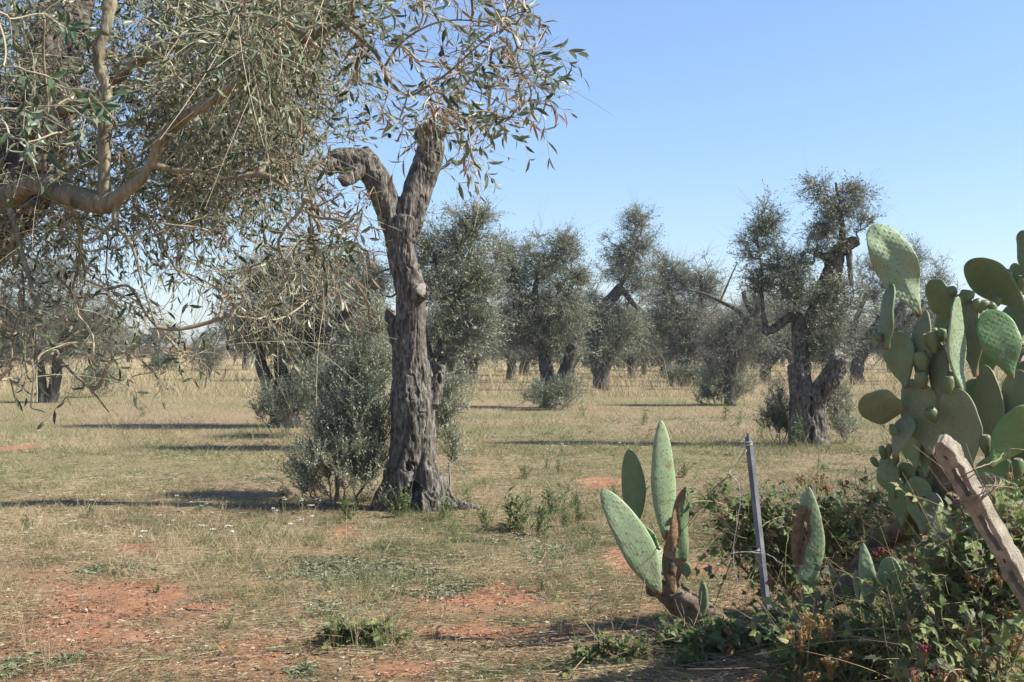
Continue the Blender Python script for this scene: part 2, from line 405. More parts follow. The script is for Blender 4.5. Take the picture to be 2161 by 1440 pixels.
def soil_mask(x, y):
    x = np.asarray(x, float); y = np.asarray(y, float); p = np.stack([x, y, 0 * x], 1)
    w1 = fbm(p * 1.3 + 3, 4, 0.6); w2 = fbm(p * 5 + 9, 3, 0.6); m = np.zeros(len(x))
    for cx, cy, rx, ry in SOIL:
        e = ((x - cx) / rx) ** 2 + ((y - cy) / ry) ** 2
        m = np.maximum(m, 1.0 - e * 0.6)
    m = np.where(m <= 0.02, -1, m) + 0.55 * w1 + 0.35 * w2 - 0.05
    base = 0.35 * w1 + 0.45 * w2 - 0.06 + 0.52 * (1 - sstep(6.3, 10.0, y)) + .12 * (1 - sstep(9, 15, y)) - .6 * sstep(12, 18, y)
    return np.clip(np.maximum(sstep(0.42, 0.62, m), sstep(0.32, 0.72, base) * 0.6), 0, 1)
gx = axis(-7, 7, 0.045, 900); gy = axis(4.6, 17, 0.045, 900)
X, Y = np.meshgrid(gx, gy); xf, yf = X.ravel(), Y.ravel()
Z = ground_z(xf, yf)
near = (1 - sstep(16, 30, yf)) * (1 - sstep(9, 20, np.abs(xf))); p = np.stack([xf, yf, 0 * xf], 1)
Z = Z + near * (0.012 * fbm(p * 2.2, 3) + 0.007 * fbm(p * 9, 3, 0.6)) + (1 - near) * (1 - sstep(25, 45, yf)) * 0.03 * noise(p * 0.6)
soil = soil_mask(xf, yf)
nx_, ny_ = len(gx), len(gy); I = np.arange(nx_ * ny_).reshape(ny_, nx_)
mb = MB(); mb.add(np.stack([xf, yf, Z], 1), [np.stack([I[:-1, :-1], I[:-1, 1:], I[1:, 1:], I[1:, :-1]], -1).reshape(-1, 4)], soil)
m, nt, N, L = new_mat('field_earth_and_straw')
tc = coord(N, L)
n_f = ntex(N, L, tc, 22, 8, 0.7); n_m = ntex(N, L, tc, 2.2, 5, 0.6); n_l = ntex(N, L, tc, 0.16, 4, 0.6)
red = ramp(N, L, n_f, [(0.25, (0.235, 0.105, 0.055)), (0.5, (0.345, 0.165, 0.088)), (0.75, (0.44, 0.24, 0.14))])
red = mix(N, L, ramp(N, L, n_m, [(0.35, (0, 0, 0)), (0.75, (0.5, 0.5, 0.5))]), red, (0.36, 0.2, 0.13))
stc = coord(N, L, (1.0, 3.2, 1.0)); n_s = ntex(N, L, stc, 40, 6, 0.75, 1.5)
straw = ramp(N, L, n_s, [(0.3, (0.105, 0.072, 0.044)), (0.5, (0.245, 0.18, 0.108)), (0.7, (0.42, 0.33, 0.205))])
grn = ramp(N, L, n_l, [(0.42, (0, 0, 0)), (0.6, (0.8, 0.8, 0.8))])
straw = mix(N, L, grn, straw, (0.17, 0.175, 0.075))
sep = N.new('ShaderNodeSeparateXYZ'); L.new(tc, sep.inputs[0])
farf = N.new('ShaderNodeMapRange'); farf.inputs[1].default_value = 34; farf.inputs[2].default_value = 75; L.new(sep.outputs[1], farf.inputs[0])
gold = ramp(N, L, n_m, [(0.3, (0.25, 0.2, 0.10)), (0.7, (0.42, 0.335, 0.18))])
straw = mix(N, L, farf.outputs[0], straw, gold)
nearf = N.new('ShaderNodeMapRange'); nearf.inputs[1].default_value = 11; nearf.inputs[2].default_value = 6.5; nearf.inputs[3].default_value = 0.05; nearf.inputs[4].default_value = 0.36; L.new(sep.outputs[1], nearf.inputs[0])
straw = mix(N, L, nearf.outputs[0], straw, red)
col = mix(N, L, attr(N), straw, red)
ad = N.new('ShaderNodeMath'); ad.operation = 'ADD'; L.new(n_f, ad.inputs[0]); L.new(n_s, ad.inputs[1])
principled(N, L, col, 0.95, 0.1, bump(N, L, ad.outputs[0], 0.7, 0.02))
struct(mb.obj('ground', m))
# ------------------------------------------------------------------ the olive trees of the grove
# central pollard, twelve metres off
def main_hollows(V, Nn):
    for a in ((876, 1048, 12, 42, 0.12), (862, 985, 7, 13, 0.06), (846, 1060, 6, 24, 0.07), (872, 925, 5, 9, 0.04), (926, 800, 4, 14, 0.04), (918, 885, 4, 20, 0.03)):
        V = hollow(V, Nn, *a)
    return V
cen, cl_ = olive('tall pollarded olive trunk with forked cut limbs standing alone in the middle', 12.0,
    [[(872, 1100, 0, 56), (870, 1060, 0, 50), (868, 1000, 0, 46), (876, 900, 0, 44), (876, 800, 0, 42), (868, 700, 0, 34), (866, 620, 0, 33), (850, 540, 0, 32), (847, 500, 0, 34), (850, 462, 0, 33)],
     [(848, 500, 0, 30), (868, 440, .02, 29), (888, 375, .04, 28), (905, 315, .05, 27), (920, 272, .05, 25)],
     [(845, 505, 0, 28), (826, 440, -.03, 28), (800, 385, -.06, 26), (776, 352, -.08, 25), (764, 342, -.1, 25), (730, 340, -.14, 23), (686, 350, -.2, 18)],
     [(772, 345, -.1, 19), (748, 362, -.2, 14), (724, 384, -.3, 11)], [(778, 352, -.08, 20), (772, 332, -.1, 19), (764, 318, -.1, 12)], [(745, 338, -.12, 20), (712, 330, -.16, 17), (694, 330, -.18, 8)], [(812, 420, -.05, 18), (795, 395, -.1, 15), (788, 372, -.14, 9)],
     [(850, 750, 0, 18), (832, 700, 0, 14), (822, 665, 0, 11), (818, 648, 0, 4)],
     [(868, 640, -.02, 22), (880, 622, -.14, 19), (888, 612, -.2, 18)],
     [(905, 850, 0, 24), (924, 800, 0, 14), (930, 772, 0, 7)],
     [(900, 1010, 0, 30), (935, 1055, -.05, 20), (975, 1068, -.1, 9), (1010, 1072, -.12, 3)],
     [(885, 1030, -.1, 26), (885, 1075, -.22, 24), (888, 1095, -.28, 15)],
     [(850, 1000, -.05, 26), (815, 1060, -.1, 24), (792, 1090, -.12, 12)],
     [(860, 1020, .1, 30), (850, 1080, .2, 24), (840, 1095, .25, 15)],
     [(846, 850, 0, 16), (846, 950, -.1, 16), (838, 1050, -.12, 20), (826, 1095, -.15, 14)],
     [(902, 880, -.02, 16), (896, 980, -.12, 18), (912, 1060, -.15, 26), (925, 1092, -.2, 12)]],
    [(915, 265, 30, 20), (800, 420, 16, 12)], 9, 11, per=5, pairs=5, leaf=(0.06, 0.015), Ls=(0.08, 0.2), keep=0.85, fused=0.0085, bark='bark_old',
    leaf_mat='leaf', twig=0.0025, wood_extra=main_hollows, sides=28, amp=0.02, vr=(0.2, 0.8), girth=1.0)
for nm_, c_, n_, r_ in (('cut_knob', W(889, 612, 11.79), (0.45, -0.85, 0.15), 0.06),):
    cut_disc(c_, n_, r_, 3).obj(nm_, M['cut'], cen, origin=cen.location).location = (0, 0, 0)
# right-hand pollard, twenty metres off
def right_hollows(V, Nn):
    for a in ((1738, 822, 6, 16, 0.10), (1713, 866, 4, 20, 0.12), (1714, 915, 6, 18, 0.12), (1686, 800, 3, 16, 0.05)):
        V = hollow(V, Nn, *a)
    return V
rt, _ = olive('gnarled olive with a hollow trunk and a sawn off limb leaning right', 20.0,
    [[(1710, 956, 0, 46), (1706, 915, 0, 38), (1698, 870, 0, 32), (1688, 820, 0, 29), (1683, 768, 0, 25)],
     [(1712, 930, -.05, 30), (1720, 880, -.08, 26), (1731, 838, -.12, 25), (1752, 796, -.2, 24), (1776, 754, -.3, 24)],
     [(1738, 958, -.1, 20), (1732, 915, -.1, 17), (1726, 870, -.1, 17)], [(1690, 958, -.1, 20), (1684, 915, -.08, 16), (1686, 860, -.05, 15)],
     [(1686, 800, .1, 16), (1688, 740, .1, 15), (1686, 690, .1, 14), (1682, 668, .1, 12), (1662, 674, .05, 10), (1638, 692, 0, 9), (1614, 702, 0, 9)],
     [(1688, 760, .15, 16), (1700, 700, .2, 16), (1725, 645, .2, 16), (1746, 590, .2, 17), (1760, 535, .2, 19)],
     [(1757, 550, .2, 15), (1738, 540, .15, 9), (1720, 535, .1, 7)], [(1760, 535, .2, 14), (1785, 518, .1, 12), (1812, 508, .05, 9)],
     [(1780, 520, .1, 5), (1776, 470, 0, 4), (1770, 420, 0, 3), (1764, 385, 0, 2)], [(1790, 530, .1, 5), (1794, 570, .1, 4), (1797, 600, .1, 3)],
     [(1616, 702, 0, 7), (1610, 640, 0, 4), (1606, 570, 0, 3), (1598, 500, 0, 2)]],
    [(1611, 470, 26, 50), (1600, 520, 40, 45), (1638, 571, 42, 45), (1673, 615, 46, 52), (1752, 672, 58, 70, .5), (1771, 624, 40, 40), (1742, 487, 44, 52), (1716, 402, 22, 20),
     (1798, 410, 30, 28), (1768, 445, 46, 46), (1826, 470, 18, 20), (1735, 732, 44, 32), (1700, 560, 36, 38), (1600, 600, 26, 34)],
    620, 22, wide=1.0, per=7, pairs=6, leaf=(0.06, 0.0155), Ls=(0.14, 0.36), fused=0.017, bark='bark_old', twig=0.0038, wood_extra=right_hollows, sides=22, amp=0.026, bare=0.2, bias=(0, 0, .35), girth=.92)
cut_disc(W(1776, 754, 19.68), (0.52, -0.55, 0.66), 0.15, 5).obj('sawn_end', M['cut'], rt, origin=rt.location).location = (0, 0, 0)
G = 'olive trees of the grove behind the two pollards'
# big dark tree behind the bush, left of the central trunk
olive('broad dark olive with a bare limb rising toward the central trunk', 24.5,
    [[(600, 905, 0, 40), (605, 860, 0, 34), (640, 800, 0, 34), (655, 740, 0, 30), (670, 690, .3, 20), (640, 620, .3, 12)], [(650, 760, 0, 22), (700, 690, -.3, 14), (760, 635, -.5, 13), (812, 588, -.6, 10)],
     [(590, 880, 0, 22), (570, 820, 0, 18), (545, 740, 0, 12), (530, 660, 0, 8)], [(700, 690, 0, 10), (720, 600, 0, 7), (715, 540, 0, 4)], [(605, 850, 0, 20), (590, 760, .2, 16), (590, 660, .3, 10), (600, 570, .3, 6)]],
    [(600, 640, 110, 80), (690, 590, 100, 60), (560, 600, 80, 70), (640, 730, 85, 70), (740, 690, 55, 60), (560, 700, 70, 45), (520, 690, 45, 40), (650, 550, 70, 30), (700, 780, 50, 40)], 1150, 33, wide=1.15, per=7, pairs=6, leaf=(0.065, 0.018), group=G, twig=0.004)
olive('leafy olive half hidden behind the central trunk', 19.0,
    [[(915, 925, 0, 24), (912, 860, 0, 20), (920, 780, 0, 17), (940, 700, .2, 11), (975, 600, .2, 7), (1000, 500, .2, 4)], [(918, 800, 0, 12), (955, 740, -.2, 8), (1000, 690, -.3, 5)], [(915, 780, 0, 10), (890, 680, .2, 8), (880, 560, .2, 5)]],
    [(970, 520, 55, 70), (1000, 470, 30, 45), (960, 620, 70, 70), (1000, 590, 46, 60), (960, 710, 65, 60), (900, 560, 60, 90), (780, 590, 50, 60), (945, 800, 30, 50), (1010, 680, 34, 36), (935, 860, 20, 30)],
    760, 34, wide=1.18, per=7, pairs=6, leaf=(0.06, 0.016), group=G, twig=0.0036, vr=(0.25, 1.0), bias=(0.2, 0, 0.5))
olive('bushy olive with two trunks, one sawn short at an angle', 33.0,
    [[(1158, 868, 0, 26), (1156, 820, 0, 20), (1148, 740, 0, 17), (1142, 690, 0, 14), (1128, 630, 0, 9), (1140, 560, 0, 5)], [(1168, 850, 0, 15), (1188, 790, -.2, 15), (1214, 728, -.4, 14)], [(1145, 700, 0, 9), (1180, 640, 0, 6), (1210, 600, 0, 4)], [(1140, 690, 0, 9), (1100, 630, 0, 6), (1080, 560, 0, 4)]],
    [(1080, 590, 46, 70), (1150, 560, 54, 66), (1190, 530, 30, 40), (1130, 650, 70, 60), (1095, 690, 46, 60), (1190, 650, 46, 60), (1222, 590, 26, 26), (1165, 720, 60, 40), (1060, 530, 26, 30)], 980, 35, wide=1.18, per=7, pairs=6, leaf=(0.075, 0.021), Ls=(.2, .5), group=G, twig=0.0055)
olive('olive with a thick leaning limb topped by a tall tuft', 47.0,
    [[(1268, 822, 0, 22), (1266, 780, 0, 18), (1250, 730, 0, 15), (1246, 700, 0, 14), (1275, 650, 0, 15), (1312, 606, 0, 13)], [(1312, 610, 0, 7), (1335, 640, 0, 6), (1355, 655, 0, 4)], [(1305, 615, 0, 6), (1330, 560, 0, 5), (1345, 500, 0, 3)], [(1272, 800, 0, 14), (1290, 750, 0, 9), (1310, 700, 0, 6)]],
    [(1345, 470, 28, 34), (1350, 520, 32, 30), (1310, 540, 34, 34), (1320, 575, 44, 28, 1.6), (1265, 700, 44, 44, 1.8), (1285, 660, 36, 30, 1.8), (1310, 690, 50, 50), (1270, 740, 46, 36), (1240, 650, 30, 40), (1350, 600, 30, 30)], 800, 36, wide=1.16, per=7, pairs=5, leaf=(0.10, 0.026), Ls=(.25, .6), group=G, twig=0.007)
olive('rounded olive with thin bare twigs on its flat top', 52.0,
    [[(1445, 818, 0, 20), (1442, 770, 0, 16), (1450, 720, 0, 13), (1425, 650, 0, 9), (1405, 590, 0, 5)], [(1450, 730, 0, 11), (1475, 660, 0, 7), (1480, 580, 0, 4)], [(1442, 760, 0, 10), (1400, 690, 0, 6)]],
    [(1400, 600, 34, 50), (1450, 590, 48, 44), (1490, 610, 30, 50), (1430, 660, 60, 56), (1480, 690, 44, 44), (1400, 690, 36, 44), (1450, 740, 60, 34), (1400, 560, 20, 24)], 820, 37, wide=1.16, per=7, pairs=5, leaf=(0.11, 0.028), Ls=(.25, .65), group=G, twig=0.007, bare=0.25, vr=(0.0, .85))
olive('slender crooked olive with bare arching branches left of the sawn trunk', 34.0,
    [[(1541, 858, 0, 15), (1540, 800, 0, 14), (1545, 740, 0, 13), (1560, 700, 0, 12), (1590, 668, 0, 11), (1605, 640, 0, 9)], [(1578, 680, 0, 7), (1555, 655, 0, 5), (1520, 636, 0, 4), (1485, 620, 0, 3), (1450, 612, 0, 1.6)], [(1520, 636, 0, 3), (1540, 590, 0, 2.4), (1556, 555, 0, 1.4)], [(1590, 668, 0, 6), (1575, 640, 0, 6), (1568, 615, 0, 5)]],
    [(1560, 740, 44, 40), (1520, 720, 40, 36), (1600, 700, 34, 36), (1540, 690, 46, 26), (1600, 640, 26, 30), (1510, 790, 30, 24)], 420, 38, wide=1.18, per=7, pairs=5, leaf=(0.07, 0.019), Ls=(.2, .5), group=G, twig=0.005, bare=0.35)
olive('low olive standing behind the bushy two trunked olive', 62.0,
    [[(1078, 806, 0, 14), (1080, 770, 0, 12), (1072, 745, 0, 9), (1050, 735, 0, 6), (1040, 740, 0, 4)], [(1082, 765, 0, 9), (1100, 720, 0, 6), (1105, 680, 0, 4)]],
    [(1090, 710, 46, 34), (1060, 700, 40, 34), (1040, 690, 26, 40), (1110, 680, 40, 40)], 420, 39, wide=1.2, per=6, pairs=5, leaf=(0.12, 0.032), Ls=(.3, .7), group=G, twig=0.008)
olive('tall dense olive behind the big prickly pear', 55.0,
    [[(1808, 812, 0, 18), (1810, 770, 0, 15), (1830, 720, 0, 13), (1870, 650, 0, 9), (1890, 580, 0, 5)], [(1812, 760, 0, 12), (1800, 700, 0, 8), (1830, 620, 0, 5)], [(1835, 715, 0, 9), (1900, 690, 0, 6), (1950, 640, 0, 4)]],
    [(1870, 560, 56, 60), (1920, 560, 46, 60), (1840, 620, 40, 70), (1900, 650, 70, 70), (1975, 610, 30, 50), (1950, 680, 50, 60), (1840, 720, 44, 44), (1910, 730, 60, 34), (1985, 590, 14, 26)], 800, 40, wide=1.1, per=7, pairs=5, leaf=(0.11, 0.029), Ls=(.25, .65), group=G, twig=0.0075, bare=0.3, vr=(0, .75))
olive('olive with two diverging grey trunks seen beneath the drooping branches', 36.0,
    [[(92, 858, 0, 20), (88, 800, 0, 14), (76, 740, 0, 11), (50, 680, 0, 8), (40, 620, 0, 5)], [(105, 855, 0, 16), (118, 790, 0, 13), (128, 730, 0, 10), (160, 670, 0, 7), (190, 610, 0, 4)]],
    [(60, 640, 70, 70), (150, 640, 80, 70), (110, 570, 80, 50), (210, 690, 50, 50), (60, 720, 60, 40), (160, 730, 60, 36), (20, 700, 40, 50)], 760, 41, wide=1.1, per=6, pairs=5, leaf=(0.075, 0.02), Ls=(.2, .5), group=G, twig=0.0055, bare=.25)
olive('smaller olive right of the two trunked olive, against the dry field', 58.0,
    [[(204, 812, 0, 16), (200, 770, 0, 13), (206, 730, 0, 10), (230, 680, 0, 6)], [(200, 760, 0, 9), (180, 710, 0, 6)]],
    [(210, 690, 50, 44), (245, 700, 30, 36), (180, 680, 40, 40), (230, 740, 34, 24)], 300, 42, per=6, pairs=5, leaf=(0.12, 0.03), Ls=(.3, .6), group=G, twig=0.008)
olive('small lone olive far out on the golden field', 92.0,
    [[(341, 786, 0, 8), (342, 765, 0, 6.5), (336, 745, 0, 5), (320, 715, 0, 3)], [(342, 765, 0, 4), (362, 735, 0, 3), (372, 715, 0, 2)]],
    [(330, 705, 34, 24), (365, 715, 30, 20), (312, 720, 18, 18)], 130, 43, per=6, pairs=5, leaf=(0.17, 0.045), Ls=(.35, .7), group=G, twig=0.012, bare=.3)
olive('pale stubby olive in the gap beside the leaning limb olive', 75.0,
    [[(1360, 794, 0, 8), (1359, 765, 0, 6), (1352, 748, 0, 4)], [(1360, 765, 0, 5), (1370, 748, 0, 3.4), (1374, 733, 0, 2.2)]],
    [(1345, 730, 20, 18), (1375, 735, 18, 20)], 60, 44, per=6, pairs=4, leaf=(0.13, 0.034), Ls=(.3, .6), group=G, twig=0.009, bare=.5)
# the far row: one tree built, then copied
proto, _ = olive('', 100.0, [[(1080, 781, 0, 9), (1078, 760, 0, 7), (1084, 735, 0, 5), (1070, 700, 0, 3)], [(1080, 755, 0, 5), (1104, 720, 0, 3)], [(1078, 750, 0, 5), (1055, 715, 0, 3)]],
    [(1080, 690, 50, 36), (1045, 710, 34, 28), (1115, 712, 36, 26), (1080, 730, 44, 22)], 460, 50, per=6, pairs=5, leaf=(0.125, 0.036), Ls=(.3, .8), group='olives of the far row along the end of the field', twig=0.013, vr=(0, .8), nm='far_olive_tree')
def copy_tree(o, loc, rz, sc, label):
    r = o.copy(); C.objects.link(r); r.location = loc; r.rotation_euler = (0, 0, rz); r.scale = sc; r['label'] = label
    for ch in list(o.children):
        c = ch.copy(); C.objects.link(c); c.parent = r
        for g in list(ch.children):
            e = g.copy(); C.objects.link(e); e.parent = c
    return r
far_px = [(1205, 58, .95), (1332, 66, .9), (1402, 70, 1.0), (1505, 60, .95), (1618, 58, 1.0), (1672, 72, 1.05), (1000, 56, .9), (930, 70, 1.0), (1760, 62, .9), (1565, 74, 1.1), (1108, 74, 1.1), (440, 64, .6), (-20, 54, 1.0), (120, 66, 1.0), (640, 62, 1.0), (1275, 78, 1.0), (1980, 60, 1), (-60, 96, 1.1), (20, 90, 1.0), (270, 120, .7), (520, 88, 1.1), (600, 105, 1.0), (780, 80, 1.0), (985, 84, .9), (1190, 86, 1.0), (1235, 100, 1.0), (1310, 118, .9), (1410, 88, 1.0), (1470, 110, 1.1),
          (1530, 85, 1.0), (1590, 96, 1.2), (1650, 112, .9), (1705, 88, .9), (1790, 100, 1.0), (1880, 82, .9), (1960, 96, 1.1), (2060, 86, 1.1), (2150, 100, 1.1), (2240, 92, 1.0)]
frng = np.random.default_rng(5)
first = True
for px, d, s in far_px:
    w = ((px - CX) / F * d, d, float(ground_z((px - CX) / F * d, d)))
    lab = 'dark rounded olive of the far row along the end of the field'
    if first:
        proto.location = w; proto['label'] = lab; first = False; proto.scale = (s, s, s)
    else:
        copy_tree(proto, w, frng.uniform(0, 6.28), (s * frng.uniform(.9, 1.2), s, s * frng.uniform(.8, 1.1)), lab)
# ------------------------------------------------------------------ bushes of basal suckers
def bush(label, d, cl, n, seed, per=6, pairs=8, leaf=(0.035, 0.012), Ls=(0.12, 0.3), mat='leaf_far', group=None, twig=0.003, vr=(.1, .9), nm='olive_shrub', cat='shrub', bias=(0, 0, .6), keep=.85, stems=7):
    rng = np.random.default_rng(seed); cx = np.mean([c[0] for c in cl]); x = (cx - CX) / F * d
    base = np.array([x, d, float(ground_z(x, d))]); t = thing(nm, label, cat, group, base)
    tg = ellipsoid_pts(rng, n, d, cl, 2.0); tg[:, 2] = np.maximum(tg[:, 2], base[2] + .04)
    wx = max(c[2] for c in cl) * d / F * .6; st = np.stack([base + np.array([rng.uniform(-wx, wx), rng.uniform(-.2, .2), 0]) for _ in range(stems)])
    g = grow(st, np.tile([0, 0, 1.0], (len(st), 1)), tg, rng, 6, 0.5, 0.22)
    mb = MB(); tubes(mb, g.P, np.clip(twig * .5 * g.flow ** .45, twig * .4, .02), 4, rng.uniform(0, 1, len(g.P)))
    Q = shoots(rng, g, per, 0.15, 0.7, 0.75, bias, Ls, (0, 0, -.05), 4); tubes(mb, Q, np.full(Q.shape[:2], twig * .4), 3, rng.uniform(.2, .9, len(Q)))
    mb.obj('stems', M['twig_far'], t, origin=base).location = (0, 0, 0)
    mb = MB(); shoot_leaves(mb, rng, Q, pairs, leaf[0], leaf[1], vr, keep); mb.obj('foliage', M[mat], t, smooth=False, origin=base).location = (0, 0, 0)
    return t
bush('dense grey green bush of suckers at the left foot of the central trunk', 12.1, [(720, 985, 60, 58), (655, 1000, 34, 46), (770, 1000, 44, 60), (690, 925, 26, 40), (640, 1035, 22, 22), (755, 890, 30, 56), (800, 930, 22, 60), (720, 900, 16, 44)], 260, 61, per=6, pairs=9, Ls=(.16, .42), bias=(0, 0, 1.0), vr=(.2, 1))
bush('tall silvery bush of shoots behind the left side of the central trunk', 12.9, [(770, 820, 55, 55), (730, 850, 55, 60), (800, 790, 26, 40), (690, 840, 46, 42), (760, 770, 34, 26), (720, 900, 60, 50), (790, 700, 18, 40)], 300, 62, per=6, pairs=9, leaf=(.045, .014), vr=(.4, 1), Ls=(.16, .44), bias=(.1, 0, 1.0))
bush('loose olive shrub left of the silvery bush, in the shade of the dark olive', 22.0, [(640, 850, 60, 46), (590, 860, 36, 40), (680, 800, 46, 40), (560, 850, 20, 40)], 160, 63, leaf=(.05, .017), Ls=(.15, .4), vr=(0, .7))
bush('upright suckers along the right side of the central trunk', 12.6, [(940, 900, 14, 60), (948, 830, 18, 40), (955, 950, 12, 30)], 60, 64, per=5, leaf=(.04, .012), vr=(.3, 1))
bush('grey shrub at the foot of the bushy two trunked olive', 32.0, [(1165, 840, 44, 26), (1135, 835, 24, 28), (1195, 830, 26, 34)], 110, 65, leaf=(.06, .02), Ls=(.2, .4), twig=.005)
bush('low shrub left of the hollow sawn olive trunk', 20.3, [(1642, 868, 24, 46), (1655, 900, 22, 30), (1630, 890, 18, 24)], 90, 66, leaf=(.045, .014), vr=(.0, .7))
bush('low shrub right of the hollow sawn olive trunk', 20.5, [(1770, 870, 28, 44), (1765, 830, 24, 30), (1785, 900, 20, 26)], 80, 67, leaf=(.045, .014), vr=(.2, .9))
bush('shrub around the foot of the slender crooked olive', 34.5, [(1520, 820, 36, 34), (1556, 815, 30, 30), (1490, 835, 20, 22)], 110, 68, leaf=(.06, .02), Ls=(.2, .45), twig=.005)
bush('green shrub under the small lone olive on the golden field', 80.0, [(350, 772, 30, 14), (335, 768, 18, 16)], 70, 69, leaf=(.14, .045), Ls=(.3, .6), twig=.009, mat='leaf_fresh', vr=(.2, .8))
bush('olive shrub at the right edge of the two trunked olive on the left', 40.0, [(225, 800, 34, 26), (190, 805, 26, 22)], 80, 70, leaf=(.07, .023), Ls=(.2, .5), twig=.005)
bush('dark shrub under the rounded flat topped olive', 48.0, [(1465, 800, 40, 22), (1420, 795, 26, 20)], 90, 71, leaf=(.09, .03), Ls=(.25, .5), twig=.006, vr=(0, .6))
bush('dark scrub between the leaning limb olive and the flat topped olive', 90.0, [(1330, 765, 34, 18), (1385, 762, 26, 20)], 80, 72, leaf=(.15, .05), Ls=(.4, .8), twig=.012, vr=(0, .5))
# earthy bank and scrub at the far left
mb = MB(); rng = np.random.default_rng(8); n = 60; xs = np.linspace(-95, 4, n); rows = []
for k, (o, h) in enumerate(((0, -.3), (2.5, .9), (5, 1.5), (9, 1.9), (16, -.5))):
    rows.append(np.stack([xs, 150 + o + 3 * noise(np.stack([xs * .05, 0 * xs + k, 0 * xs], 1)), h * (0.75 + .4 * fbm(np.stack([xs * .11, 0 * xs + k * .3, 0 * xs], 1), 3)) + .3], 1))
R_ = np.concatenate(rows); I = np.arange(5 * n).reshape(5, n)
mb.add(R_, [np.stack([I[:-1, :-1], I[:-1, 1:], I[1:, 1:], I[1:, :-1]], -1).reshape(-1, 4)])
struct(mb.obj('earth_bank', plain('bank_earth', (0.16, 0.10, 0.06), (0.30, 0.22, 0.13), 0.8, .95, .1, .6, .3)))
